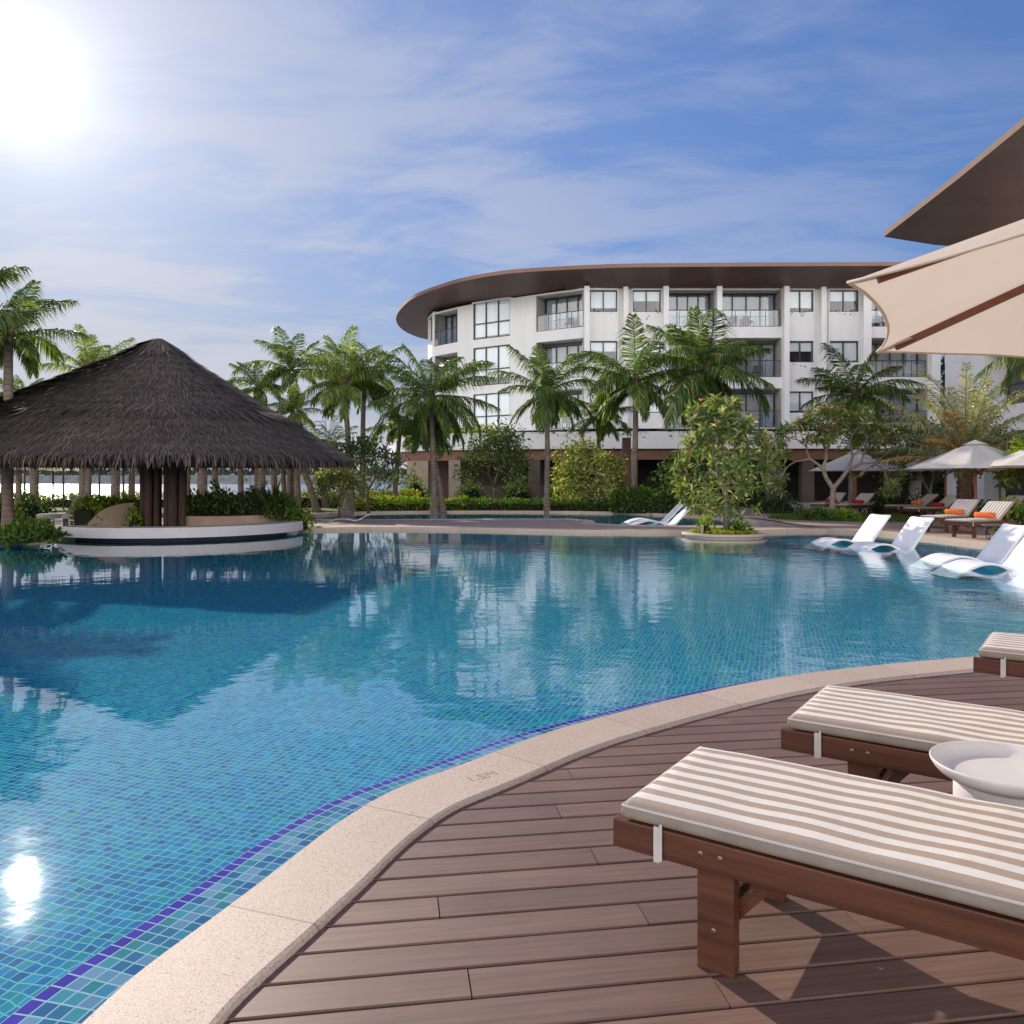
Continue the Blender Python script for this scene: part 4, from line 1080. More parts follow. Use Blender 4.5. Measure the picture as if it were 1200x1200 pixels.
def leafy_tree(label, loc, w, h, seed, lm, bark='bark_dark', depth=5, n=20, ls=.15, trunk=.25, spr=.65, r0=.08, rad=.34, name='leafy_tree', cat='tree', bare=0):
    rr = random.Random(seed); segs, tips = skeleton(rr, h, spr, depth, r0, (2, 3), trunk, .14, .25)
    segs, tips = fit(segs, tips, w * .9, h * .95, 0)
    t = thing(name, label, cat, loc)
    b = MB()
    for pts, rd, k in segs: b.tube(pts, [max(r_, .008) for r_ in rd], 6 if k > 2 else 4, False)
    for i in range(bare):
        p, d = tips[rr.randrange(len(tips))]; e = p + (d + rdir(rr) * .4).normalized() * .6; b.tube([p, (p + e) / 2 + rdir(rr) * .06, e], [.012, .009, .005], 4, False)
    b.build('trunk', M[bark], t, smooth=True)
    b = MB()
    for p, d in tips:
        m = int(n * (.5 + rr.random())); rd_ = rad * (.6 + .7 * rr.random())
        for i in range(m):
            o = rdir(rr); q_ = p + Vector((o.x, o.y, o.z * .7)) * rd_ * rr.random() ** .4
            dd = (o + rdir(rr) * .9 + Vector((0, 0, -.25))).normalized(); leafq(b, q_, dd, (rdir(rr) + Vector((0, 0, 1.0))).normalized(), ls * (.7 + .6 * rr.random()), ls * .5)
    b.build('crown', M[lm], t); return t
def foliage(mb, rr, c, rx, ry, rz_, n, ls, wr=.5, up=.4):
    """leaf shell over an ellipsoid sitting on c"""
    for i in range(n):
        o = rdir(rr)
        if o.z < -.15: o.z = -o.z
        k = .62 + .45 * rr.random() ** .6
        nz = 1 + .28 * noise.noise(Vector((o.x * 2.3 + c[0], o.y * 2.3 + c[1], o.z * 2.3)))
        p = Vector((c[0] + o.x * rx * k * nz, c[1] + o.y * ry * k * nz, c[2] + max(o.z, -.1) * rz_ * k * nz))
        dd = (o * .8 + rdir(rr) * .8 + Vector((0, 0, up))).normalized(); leafq(mb, p, dd, (rdir(rr) + Vector((0, 0, .8))).normalized(), ls * (.6 + .8 * rr.random()), ls * wr)
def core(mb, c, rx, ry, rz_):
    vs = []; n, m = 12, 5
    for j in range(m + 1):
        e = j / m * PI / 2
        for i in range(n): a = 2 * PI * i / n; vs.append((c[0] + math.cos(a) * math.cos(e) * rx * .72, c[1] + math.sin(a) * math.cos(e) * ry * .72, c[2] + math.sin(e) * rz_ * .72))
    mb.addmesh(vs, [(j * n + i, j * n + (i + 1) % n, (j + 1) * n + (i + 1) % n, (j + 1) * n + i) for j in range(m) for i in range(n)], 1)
def shrub(label, px, d, w, h, lm, n=700, ls=.13, dep=None, z=0.0, name='shrub', cat='shrub', seed=0, wr=.5, up=.4, group=None):
    rr = random.Random(seed + int(px * 3)); t = MB(); c = (0, 0, 0)
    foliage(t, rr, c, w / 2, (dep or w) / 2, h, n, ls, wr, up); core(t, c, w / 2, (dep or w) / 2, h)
    o = t.build(name, [M[lm], M['core']]); o.location = (X(px, d), d, z); return tag(o, label, cat, group)
def hedge(label, pts, wid, h, lm, n, ls, z=-.02, seed=1, name='hedge', cat='hedge', jit=.25):
    rr = random.Random(seed); b = MB(); pts = [Vector(p + (0,)) for p in pts]
    o0 = pts[0].copy(); pts = [p - o0 for p in pts]
    segl = [(pts[i + 1] - pts[i]).length for i in range(len(pts) - 1)]; tot = sum(segl)
    for i in range(n):
        s = rr.random() * tot; k = 0
        while k < len(segl) - 1 and s > segl[k]: s -= segl[k]; k += 1
        p = pts[k].lerp(pts[k + 1], s / segl[k]); t = (pts[k + 1] - pts[k]).normalized(); nn = Vector((-t.y, t.x, 0))
        a = rr.random() * PI; rr_ = .75 + .3 * rr.random(); hh = h * (1 + jit * noise.noise(Vector((p.x * .9, p.y * .9, seed))))
        q_ = p + nn * math.cos(a) * wid / 2 * rr_ + Vector((0, 0, math.sin(a) ** .7 * hh * rr_))
        dd = (nn * math.cos(a) + Vector((0, 0, math.sin(a))) * .7 + rdir(rr) * .9).normalized(); leafq(b, q_, dd, (rdir(rr) + Vector((0, 0, .9))).normalized(), ls * (.6 + .8 * rr.random()), ls * .5)
    for i in range(len(pts) - 1):
        t = (pts[i + 1] - pts[i]).normalized(); nn = Vector((-t.y, t.x, 0)); L = segl[i]
        b.frame(pts[i], t, nn, UPV, 0, L, -wid * .32, wid * .32, 0, h * .62, 1); break_ = 0
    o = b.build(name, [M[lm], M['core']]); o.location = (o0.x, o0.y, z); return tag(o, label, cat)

# planter island with the big frangipani
PIS = thing('round_planter', 'round stone planter in the pool holding the bushy frangipani', 'planter', (X(848, 21.0), 21.0, 0))
b = MB(); b.lathe([(1.0, -.42), (1.0, -.02), (1.06, -.03), (1.07, -.02), (1.07, .02), (1.06, .035), (.84, .035), (.83, .0)], 48); b.build('rim', M['coping'], PIS, smooth=False)
b = MB(); b.lathe([(.835, .015), (.5, .06), (.001, .09)], 32); b.build('soil', M['soil'], PIS, smooth=True)
px_, py_ = X(850, 21.0), 21.0
frangipani('bushy sunlit frangipani with pink blossoms growing in the round pool planter', (X(852, 21.0), 21.0, .08), 1.62, Z(464, 21.0) - .08, 31, 7, 30, 130, .09, dens=8, trunk=.12)
shrub('small green plants at the foot of the planter frangipani', 866, 20.7, .55, .28, 'bright_leaf', 120, .12, None, .06, 'planter_plant', 'plant', 3)
shrub('low yellow green tuft left of the planter frangipani trunk', 826, 20.7, .40, .32, 'bright_leaf', 70, .16, None, .06, 'planter_plant', 'plant', 4, .25, 1.0)
b = MB(); rr = random.Random(91)
for k in range(1500):
    a = rr.random() * 6.28; r_ = .83 * math.sqrt(rr.random()); leafq(b, Vector((X(848, 21.0) + r_ * math.cos(a), 21.0 + r_ * math.sin(a), .03 + .05 * (1 - r_))), (Vector((0, 0, .8)) + rdir(rr) * .8).normalized(), rdir(rr), .085, .03)
tag(b.build('grass', M['yellow_leaf']), kind='stuff')
b = MB(); b.tube([(0, 0, 0), (0, 0, .20), (0, 0, .22)], [.035, .035, .02], 10); o = b.build('bollard_light', M['tan_wall']); o.location = (X(823, 20.5), 20.5, .05); tag(o, 'small tan bollard light on the rim of the round planter', 'bollard')
frangipani('spreading frangipani with bare forked grey limbs beside the right terrace loungers', (X(975, 28.6), 28.6, 0), 2.45, Z(472, 28.6), 37, 7, 34, 0, .13, dens=11, trunk=.20)
frangipani('small pale limbed frangipani in the shade behind the parasol', (X(1092, 32), 32, 0), 1.4, Z(500, 32), 43, 6, 0, 0, .08, 'dark_leaf', 6)
leafy_tree('dark leafy shrub tree right of the pavilion roof tip', (X(432, 33.5), 33.5, 0), 1.75, Z(512, 33.5), 51, 'dark_leaf', n=24, ls=.18, trunk=.12, spr=.8, rad=.45)
leafy_tree('dark twiggy tree with bare shoots in front of the tan columns', (X(578, 37.4), 37.4, 0), 1.95, Z(494, 37.4), 52, 'dark_leaf', n=22, ls=.17, bare=60, trunk=.08, spr=.8, rad=.5)
leafy_tree('rounded olive green tree left of the dark brown post', (X(694, 37.6), 37.6, 0), 1.9, Z(516, 37.6), 53, 'olive_leaf', n=26, ls=.19, rad=.5, trunk=.10, spr=.8)
leafy_tree('dark slanting tree between the brown post and the planter frangipani', (X(806, 33.0), 33.0, 0), 1.5, Z(520, 33.0), 54, 'dark_leaf', n=30, ls=.18, trunk=.3, spr=.8, rad=.45)
leafy_tree('climbing green tree over the arcade behind the right loungers', (X(1052, 36), 36, 0), 2.6, Z(484, 36), 55, 'mid_leaf', n=26, ls=.18)
leafy_tree('tall green tree in the gap between hotel and right wing', (X(1128, 58), 58, 0), 1.9, Z(400, 58), 56, 'dark_leaf', n=70, ls=.3, rad=.9, trunk=.12)
leafy_tree('bright green shrub tree at the right frame edge above the parasol', (X(1212, 23), 23, 0), .95, Z(492, 23), 57, 'bright_leaf', n=22, ls=.16)
leafy_tree('leafy tree in shade behind the far right parasols', (X(1180, 33), 33, 0), 2.0, Z(500, 33), 58, 'mid_leaf', n=24, ls=.18)
leafy_tree('thin bare twigged shrub in the planter behind the bar counter', (X(294, 22.6), 22.6, .3), .6, .95, 59, 'mid_leaf', n=2, ls=.1, trunk=.1, r0=.02)
leafy_tree('loose grey green bush hanging by the right eave tip', (X(398, 29), 29, 0), 1.0, Z(548, 29), 60, 'olive_leaf', n=14, ls=.15, r0=.04)

hedge('long yellow green hedge along the shore lawn', [(X(325, 42), 42), (X(400, 42), 42), (X(490, 41), 41)], 1.1, .78, 'yellow_leaf', 3400, .16)
hedge('yellow green shore hedge seen left of the bar between the trunks', [(X(-20, 42), 42.5), (X(130, 42), 42), (X(215, 42), 42), (X(325, 42), 42.4)], 1.0, .62, 'olive_leaf', 3200, .17, seed=4)
hedge('bright leafy border at the left end behind the upper pool', [(X(415, 36), 36.2), (X(470, 36.4), 36.7), (X(548, 37.2), 37.1)], .9, .52, 'bright_leaf', 2600, .14, seed=2)
hedge('mid green border along the back of the upper pool', [(X(548, 37.2), 37.1), (X(640, 37), 36.9), (X(722, 36.2), 36.0)], .8, .50, 'mid_leaf', 2400, .14, seed=3)
hedge('taller glossy hedge behind the white chaises of the upper pool', [(X(722, 35), 35.0), (X(770, 34), 34.0), (X(825, 33), 32.8)], 1.3, .95, 'mid_leaf', 2600, .17, seed=5)
shrub('orange tinged low shrub in the border behind the upper pool', 448, 37.5, 1.6, .62, 'yellow_leaf', 420, .13)
for px, w, h, lm, lb in ((232, 1.0, .62, 'mid_leaf', 'green shrub in the planter touching the right dark column'), (256, .9, .78, 'mid_leaf', 'taller green shrub second right of the dark column'), (279, .8, .55, 'dark_leaf', 'low dark shrub in the middle of the bar planter'),
                         (300, .9, .72, 'dark_leaf', 'dark shrub left of the spiky plant in the bar planter'), (328, .9, .60, 'mid_leaf', 'green shrub at the right part of the bar planter')):
    shrub(lb, px, 22.5, w, h, lm, 420, .15, .9, .34, 'planter_shrub', 'shrub')
shrub('bright bush spilling over the right end of the bar planter', 345, 23.2, 1.1, .62, 'bright_leaf', 420, .14, None, .0)
b = MB(); rr = random.Random(77)
for k in range(26):
    az = rr.random() * 6.28; e = R(25 + 60 * rr.random()); d_ = Vector((math.cos(az) * math.cos(e), math.sin(az) * math.cos(e), math.sin(e))); leafq(b, Vector((0, 0, .05)), d_, Vector((-math.sin(az), math.cos(az), .3)), .75 + .3 * rr.random(), .11)
o = b.build('spiky_plant', M['dark_leaf']); o.location = (X(318, 22.4), 22.4, .42); tag(o, 'spiky dark agave like plant at the right of the bar planter', 'plant')
hedge('bright leafy shrubs climbing beside the sloping planter wall', [(X(92, 21.3), 21.5), (X(120, 22), 22.3), (X(162, 23), 23.0)], .9, .85, 'bright_leaf', 1600, .15, z=.05, seed=8)
shrub('bright leaf tuft between the sloping wall and the left dark column', 157, 21.2, .35, .5, 'bright_leaf', 90, .14, None, .12)
shrub('leafy bush at the pool edge below the left edge palm', 36, 18.0, 1.1, .42, 'mid_leaf', 520, .16, .9, .02)
shrub('bright fringe of leaves at the left frame edge by the pool', 3, 18.1, .9, .30, 'bright_leaf', 330, .14, .8, .0)
shrub('dark rounded bush behind the striped beach chairs', 36, 27, 1.1, .85, 'dark_leaf', 500, .16)
shrub('dark bush left of the edge palm trunk', -4, 25, 1.4, .95, 'dark_leaf', 500, .16)
for px, d, w, h, lm, lb in ((1125, 25.0, 1.0, .55, 'bright_leaf', 'bright plants around the date palm foot'), (1155, 25.8, 1.2, .6, 'mid_leaf', 'green shrub right of the date palm trunk'), (1186, 22.0, 1.1, .85, 'bright_leaf', 'lush bright shrub at the right frame edge behind the loungers'),
                            (958, 28.3, 1.6, .35, 'mid_leaf', 'low plants on the grass under the right frangipani'), (992, 27.9, 1.0, .30, 'bright_leaf', 'light green tuft right of the frangipani foot'), (1050, 33, 3.0, .95, 'dark_leaf', 'dark shrub mass behind the shaded loungers'), (910, 34, 2.0, .8, 'dark_leaf', 'dark shrub in front of the black arcade')):
    shrub(lb, px, d, w, h, lm, 480, .14)
hedge('dark hedge closing the gap between hotel and right wing', [(X(1085, 44), 44), (X(1130, 44), 44), (X(1240, 42), 42)], 1.6, 2.2, 'dark_leaf', 2600, .24, seed=11)
for px, d, w, h, lm, lb in ((486, 46, 1.6, 1.7, 'mid_leaf', 'tall shrub before the tan wall at the rounded hotel end'), (552, 46, 1.8, 1.3, 'dark_leaf', 'dark shrub left of the dark twiggy tree'), (606, 46, 1.8, 1.5, 'dark_leaf', 'dark shrub between the twiggy tree and the straight palm'),
                            (660, 45, 2.0, 1.4, 'mid_leaf', 'shrub filling the arcade foot behind the olive tree'), (728, 44, 1.2, 1.3, 'bright_leaf', 'bright shrub at the foot of the dark post'), (770, 43, 2.2, 1.5, 'dark_leaf', 'dark shrub behind the glossy hedge'), (880, 42, 2.4, 1.6, 'dark_leaf', 'dark shrub mass right of the planter frangipani')):
    shrub(lb, px, d, w, h, lm, 520, .17, None, 0, 'shrub', 'shrub', 5)
# trailing greenery on the facade planters
b = MB(); rr = random.Random(12)
for a, c, n in GREENS:
    L = (c - a).length
    for i in range(int(L * 16)):
        if noise.noise(Vector((a.x + i * .13, a.z, 0))) < -.12: continue
        p = a.lerp(c, rr.random()) + n * (.05 + .14 * rr.random()); dr = rr.random() ** 3 * .55
        leafq(b, p + Vector((0, 0, .12 - dr)), (n * .5 + rdir(rr) * .8 + Vector((0, 0, -.2))).normalized(), rdir(rr), .16, .085)
for i in range(len(pod) - 1):
    a, c = pod[i], pod[i + 1]; t = (c - a); L = t.length; t.normalize(); n = Vector((t.y, -t.x, 0))
    for k in range(int(L * 16)):
        p = a.lerp(c, rr.random())
        if noise.noise(Vector((p.x * .5, p.y * .5, 3))) < -.1: continue
        p = p + n * (.02 + .1 * rr.random()) + Vector((0, 0, 4.44 + .2 * rr.random() - (rr.random() ** 3) * .5)); leafq(b, p, (n * .5 + rdir(rr)).normalized(), rdir(rr), .19, .09)
o = hb(b, 'trailing_greenery', M['dark_leaf']); o['kind'] = 'stuff'
b = MB(); rr = random.Random(15)
for i in range(len(pod) - 1):
    if pod[i].x > -1.5: break
    for k in range(160):
        p = pod[i].lerp(pod[i + 1], rr.random()); p = p + Vector((.4 * rr.random(), .5 * rr.random(), 4.4 + .5 * rr.random() ** 1.5)); leafq(b, p, (rdir(rr) + Vector((0, 0, .5))).normalized(), rdir(rr), .24, .09)
o = hb(b, 'terrace_greenery', M['yellow_leaf']); o['kind'] = 'stuff'
# grass tufts breaking up the lawn patch
b = MB(); rr = random.Random(18)
for k in range(5200):
    a = rr.random() * 6.28; r_ = math.sqrt(rr.random()); p = Vector((12.2 + 2.9 * r_ * math.cos(a), 29.2 + 2.5 * r_ * math.sin(a), .02)); leafq(b, p, (Vector((0, 0, 1)) + rdir(rr) * .6).normalized(), rdir(rr), .12, .02)
tag(b.build('grass', M['mid_leaf']), kind='stuff')

# ================================================================== FURNITURE
def pad(mb, x0, x1, w, z0, th, rr, nx=24, ny=12, r=.022, wav=.007):
    """soft cushion: rounded slab, top faces mi 0, sides mi 1"""
    xs = [x0, x0 + r * .3, x0 + r] + [x0 + r + (x1 - x0 - 2 * r) * i / nx for i in range(1, nx)] + [x1 - r, x1 - r * .3, x1]
    h = w / 2
    ys = [-h, -h + r * .3, -h + r] + [-h + r + (w - 2 * r) * i / ny for i in range(1, ny)] + [h - r, h - r * .3, h]
    def edge(c, a, b_): d = min(c - a, b_ - c); return 1 if d >= r else math.sqrt(max(0, 1 - (1 - d / r) ** 2))
    def top(i, j):
        x, y = xs[i], ys[j]; e = min(edge(x, x0, x1), edge(y, -h, h))
        cr = 1 - (2 * y / w) ** 4
        return (x, y, z0 + th - r * .75 * (1 - e) + (.006 * cr + noise.noise(Vector((x * 5, y * 6, 1))) * wav) * (e > .99))
    nX, nY = len(xs), len(ys)
    vs = [top(i, j) for i in range(nX) for j in range(nY)]
    mb.addmesh(vs, [(i * nY + j, (i + 1) * nY + j, (i + 1) * nY + j + 1, i * nY + j + 1) for i in range(nX - 1) for j in range(nY - 1)], 0)
    rim_ = [(i, 0) for i in range(nX)] + [(nX - 1, j) for j in range(1, nY)] + [(i, nY - 1) for i in range(nX - 2, -1, -1)] + [(0, j) for j in range(nY - 2, 0, -1)]
    prof = [(0, None), (.006, .72), (.007, .4), (.001, .14), (-.014, 0)]
    m = len(rim_); vs = []
    for i, j in rim_:
        p = top(i, j); c = Vector((x0 + x1) / 2 * 0 + p[0] if False else p[0] for _ in (0,)) if False else None
        ox = (-1 if xs[i] == x0 else 1 if xs[i] == x1 else 0); oy = (-1 if ys[j] == -h else 1 if ys[j] == h else 0)
        wv = noise.noise(Vector((p[0] * 4, p[1] * 4, 7))) * .003
        for o, f in prof:
            zz = p[2] if f is None else z0 + (p[2] - z0) * f
            vs.append((p[0] + ox * (o + wv), p[1] + oy * (o + wv), zz))
    k = len(prof)
    mb.addmesh(vs, [(a * k + q_, ((a + 1) % m) * k + q_, ((a + 1) % m) * k + q_ + 1, a * k + q_ + 1)[::-1] for a in range(m) for q_ in range(k - 1)], 1)
    return [Vector(top(i, j)) + Vector(((-.003 if xs[i] == x0 else .003 if xs[i] == x1 else 0), (-.003 if ys[j] == -h else .003 if ys[j] == h else 0), 0)) for i, j in rim_]
BACK_X, BACK_A = 1.28, R(34)
def lounger(label, loc, rz, group=None):
    t = thing('sun_lounger', label, 'sun lounger', loc, rz, group); W = .61
    f = MB()
    for s in (-1, 1): f.box(-.035, 2.0, s * .29 - .018, s * .29 + .018, .298, .383)
    f.box(-.012, .028, -.272, .272, .300, .372); f.box(1.93, 1.97, -.272, .272, .305, .375); f.box(.26, .30, -.24, .24, .10, .165)
    o = f.build('frame', M['teak'], t); bevel(o, .0035, 2)
    for k in range(14):
        pass
    f = MB()
    for k in range(13): f.box(.05 + k * .095, .05 + k * .095 + .062, -.27, .27, .372, .3835)
    f.build('slats', M['teak'], t)
    for x in (.215, 1.62):
        for s in (-1, 1):
            l = MB(); y0 = s * .246; l.box(x, x + .108, y0 - .0245, y0 + .0245, 0, .375); lo = l.build('leg', M['teak'], t); bevel(lo, .003, 2)
            br = MB(); br.bar((x + .09, s * .20, .15), (x + .235, s * .20, .315), .022, .034); bo = br.build('brace', M['teak'], t)
            bt = MB()
            for bx, bz, by in ((x + .025, .345, .3085), (x + .082, .345, .3085), (x + .05, .118, .2715)):
                bt.tube([(bx, s * (by - .004), bz), (bx, s * (by + .0015), bz), (bx, s * (by + .003), bz)], [.0085, .0085, .004], 10)
            bt.build('bolts', M['bolt'], lo)
    rr = random.Random(2); cu = MB(); ring = pad(cu, 0, BACK_X, W, .386, .058, rr)
    co_ = cu.build('cushion', [M['stripe'], M['canvas_side']], t, smooth=True)
    p = MB(); p.loop_tube(ring, .0042); p.build('piping', M['piping'], co_, smooth=True)
    for s in (-1, 1):
        st = MB(); x0, x1 = .100, .118; y = s * .29
        for (ya, yb, za, zb) in ((y - .026, y - .0195, .290, .392), (y + .0195, y + .026, .290, .398), (y - .026, y + .026, .289, .295)):
            st.box(x0, x1, ya, yb, za, zb)
        st.box(x0 + .018, x0 + .026, y + s * .0265 - .001, y + s * .0265 + .003, .296, .402)
        st.build('strap', M['piping'], co_)
    # raised backrest
    bk = MB(); ca, sa = math.cos(BACK_A), math.sin(BACK_A)
    def T(x, z): return (BACK_X + .01 + x * ca - z * sa, .372 + x * sa + z * ca)
    for s in (-1, 1):
        a = T(0, 0); c = T(.72, 0); bk.bar((a[0], s * .255, a[1]), (c[0], s * .255, c[1]), .03, .04, (-sa, 0, ca))
    for k in range(7):
        a = T(.03 + k * .105, .024); c = T(.09 + k * .105, .024); bk.bar((a[0], 0, a[1]), (c[0], 0, c[1]), .50, .012, (-sa, 0, ca))
    a = T(.45, -.02); bk.bar((a[0], .2, a[1]), (a[0] + .06, .2, .34), .025, .025, (1, 0, 0)); bk.bar((a[0], -.2, a[1]), (a[0] + .06, -.2, .34), .025, .025, (1, 0, 0))
    bko = bk.build('backrest', M['teak'], t)
    bc = MB(); ring = pad(bc, 0, .74, W, 0, .058, rr, 14)
    o = bc.build('back_cushion', [M['stripe'], M['canvas_side']], t, smooth=True); a = T(.0, .034); o.location = (a[0], 0, a[1]); o.rotation_euler = (0, -BACK_A, 0)
    p = MB(); p.loop_tube(ring, .0048); p.build('piping', M['piping'], o, smooth=True)
    return t
L1 = lounger('nearest teak sun lounger with striped cushion, whole foot end in view on the deck', (.505, 2.675, 0), R(-34))
dup(L1, (1.30, 3.545, 0), R(-34.5), 'second teak sun lounger, striped cushion, behind the white bowl side table')
dup(L1, (2.85, 4.87, 0), R(-36), 'third teak sun lounger with only its striped foot end in view by the pool edge')
GF = 'teak loungers on the far terrace'
def local(loc, rz, x, y, z): return (loc[0] + x * math.cos(rz) - y * math.sin(rz), loc[1] + x * math.sin(rz) + y * math.cos(rz), loc[2] + z)
def towel_roll(label, loc, rz, mat):
    b = MB(); n = 10
    for (x0, r) in ((0, .072),):
        b.tube([(0, -.24, 0), (0, -.235, 0), (0, -.1, 0), (0, .1, 0), (0, .235, 0), (0, .24, 0)], [.055, .068, .074, .072, .068, .055], 14)
    b.tube([(0, -.245, 0), (0, -.24, 0)], [.03, .035], 10); b.tube([(.066, -.23, .03), (.066, .23, .03)], .012, 6)
    o = b.build('towel_roll', mat, smooth=True); o.location = loc; o.rotation_euler = (0, 0, rz); return tag(o, label, 'towel', 'rolled towels on the far loungers')
far = [(958, 33, 42, 'red', 'shaded striped lounger with red towel, left of the forked frangipani trunk', 'red towel on the lounger left of the forked frangipani trunk'),
       (985, 31.5, 35, 'red', 'shaded striped lounger with red towel, right of the forked frangipani trunk', 'red towel on the lounger right of the forked frangipani trunk'),
       (1043, 30.5, 12, 'orange', 'dark grey lounger in deep shade with an orange brown towel', 'orange brown towel on the deep shade lounger'),
       (1066, 28.0, 14, 'red', 'dark grey lounger in shade with a red towel, left of the date palm', 'red towel on the shaded lounger left of the date palm'),
       (1092, 21.4, 34, 'orange', 'sunlit striped lounger with orange towel, left one of the pair by the parasol pole', 'orange towel on the left sunlit lounger by the parasol pole'),
       (1122, 19.4, 30, 'orange', 'sunlit striped lounger with orange towel, right one of the pair by the parasol pole', 'orange towel on the right sunlit lounger by the parasol pole'),
       (1150, 27.0, 25, None, 'shaded lounger behind the parasol pole with no towel', '')]
for px, d, a, tw, lb, tl in far:
    loc = (X(px, d), d, .0); dup(L1, loc, R(a), lb, None, GF)
    if tw: towel_roll(tl, local(loc, R(a), 1.14, 0, .455 + .072), R(a), M[tw])
# white bowl side table between the first two loungers
ST = thing('side_table', 'round matt white side table with a wide shallow bowl top on a drum base', 'side table', (1.622, 2.66, 0))
b = MB(); b.lathe([(.001, .434), (.10, .434), (.178, .4352), (.186, .437), (.200, .443), (.220, .455), (.2345, .4705), (.238, .4715), (.240, .469), (.2385, .462), (.228, .445), (.212, .429), (.192, .418), (.170, .414), (.001, .412)], 72)
b.build('bowl_top', M['bowl'], ST, smooth=True)
b = MB(); b.lathe([(.001, .411), (.160, .411), (.164, .405), (.1645, .34), (.166, .02), (.166, .004), (.160, 0), (.001, 0)], 56); b.build('base', M['bowl'], ST, smooth=True)
for ch in ST.children: weld(ch, 1e-4); ch.scale = (.94, .94, 1)
# white moulded chaises standing in shallow water
def chaise_mesh():
    b = MB(); W = .68
    ctrl = [(0, .03), (.10, .09), (.30, .20), (.52, .265), (.74, .255), (.95, .18), (1.10, .115), (1.20, .12), (1.31, .20), (1.48, .41), (1.66, .63), (1.78, .775), (1.82, .80)]
    top = spline([Vector((x, 0, z)) for x, z in ctrl], 5)
    th = []
    for i, p in enumerate(top):
        x = p.x
        th.append(.05 + .035 * math.exp(-((x - 1.15) / .2) ** 2))
    bot = []
    for i, p in enumerate(top):
        t = (top[min(i + 1, len(top) - 1)] - top[max(i - 1, 0)]).normalized(); n = Vector((t.z, 0, -t.x))
        q = p + n * th[i]; q.z = max(q.z, 0.0); bot.append(q)
    ny = 8; n = len(top)
    def prof(y):                                         # slightly dished across
        return -.018 * (1 - (2 * y / W) ** 2)
    vs = []
    for i in range(n):
        for j in range(ny + 1):
            y = -W / 2 + W * j / ny; e = .012 if j in (0, ny) else 0
            vs.append((top[i].x, y, top[i].z + prof(y) - e))
    m = len(vs)
    for i in range(n):
        for j in range(ny + 1):
            y = -W / 2 + W * j / ny; vs.append((bot[i].x, y * .985, bot[i].z))
    fs = []
    for i in range(n - 1):
        for j in range(ny):
            a = i * (ny + 1) + j; c = a + ny + 1
            fs.append((a, c, c + 1, a + 1)); fs.append((m + a, m + a + 1, m + c + 1, m + c))
        a = i * (ny + 1); c = a + ny + 1; fs.append((a, m + a, m + c, c)); a += ny; c += ny; fs.append((a, c, m + c, m + a))
    for i in (0, n - 1):
        for j in range(ny):
            a = i * (ny + 1) + j; fs.append((a, a + 1, m + a + 1, m + a))
    b.addmesh(vs, fs)
    # curved foot bow under the seat
    bw = spline([Vector((.50, 0, .20)), Vector((.66, 0, .10)), Vector((.88, 0, .035)), Vector((1.12, 0, .03)), Vector((1.24, 0, .07))], 4)
    for k in range(len(bw) - 1):
        p, q = bw[k], bw[k + 1]; b.frame((0, 0, 0), (q - p), (0, 1, 0), (0, 0, 1), 0, 0, 0, 0, 0, 0) if False else None
    o = b.build('pool_chaise', M['white_plastic'], smooth=True); weld(o, .0005); bevel(o, .012, 2); return o
c0 = chaise_mesh(); SH = WZ - .138
def place_chaise(o, px, d, rz, lb, z=SH, sc=1.0):
    o.location = (X(px, d), d, z); o.rotation_euler = (0, 0, R(rz)); o.scale = (sc,) * 3
    return tag(o, lb, 'pool chaise', 'white moulded chaises in the pools')
ch = [(951, 18.6, 13, 'white in pool chaise farthest left on the sun shelf, partly behind its neighbour'), (995, 17.3, 13, 'white in pool chaise second from left on the sun shelf'),
      (1078, 14.6, 4, 'white in pool chaise on the sun shelf, seat foremost left of the near right pair'), (1104, 13.4, 4, 'white in pool chaise with a wide open arch, cut by the right frame edge'), (1196, 12.0, 4, 'white chaise barely in view at the right frame edge')]
place_chaise(c0, *ch[0])
for a in ch[1:]: c = c0.copy(); COL.objects.link(c); place_chaise(c, *a)
for px, d, rz, lb in ((728, 27.8, 10, 'white chaise in the upper pool, left of its pair'), (736, 26.6, 10, 'white chaise in the upper pool, right of its pair, nearer the coping')):
    c = c0.copy(); COL.objects.link(c); place_chaise(c, px, d, 3, lb, WZ - .09, .95); c.scale = (1.15, 1.0, .92)
c = c0.copy(); COL.objects.link(c); place_chaise(c, 386, 27.3, 8, 'low white chaise lying on the spit paving right of the pavilion', 0, .75)
c.scale = (.75, .75, .32)

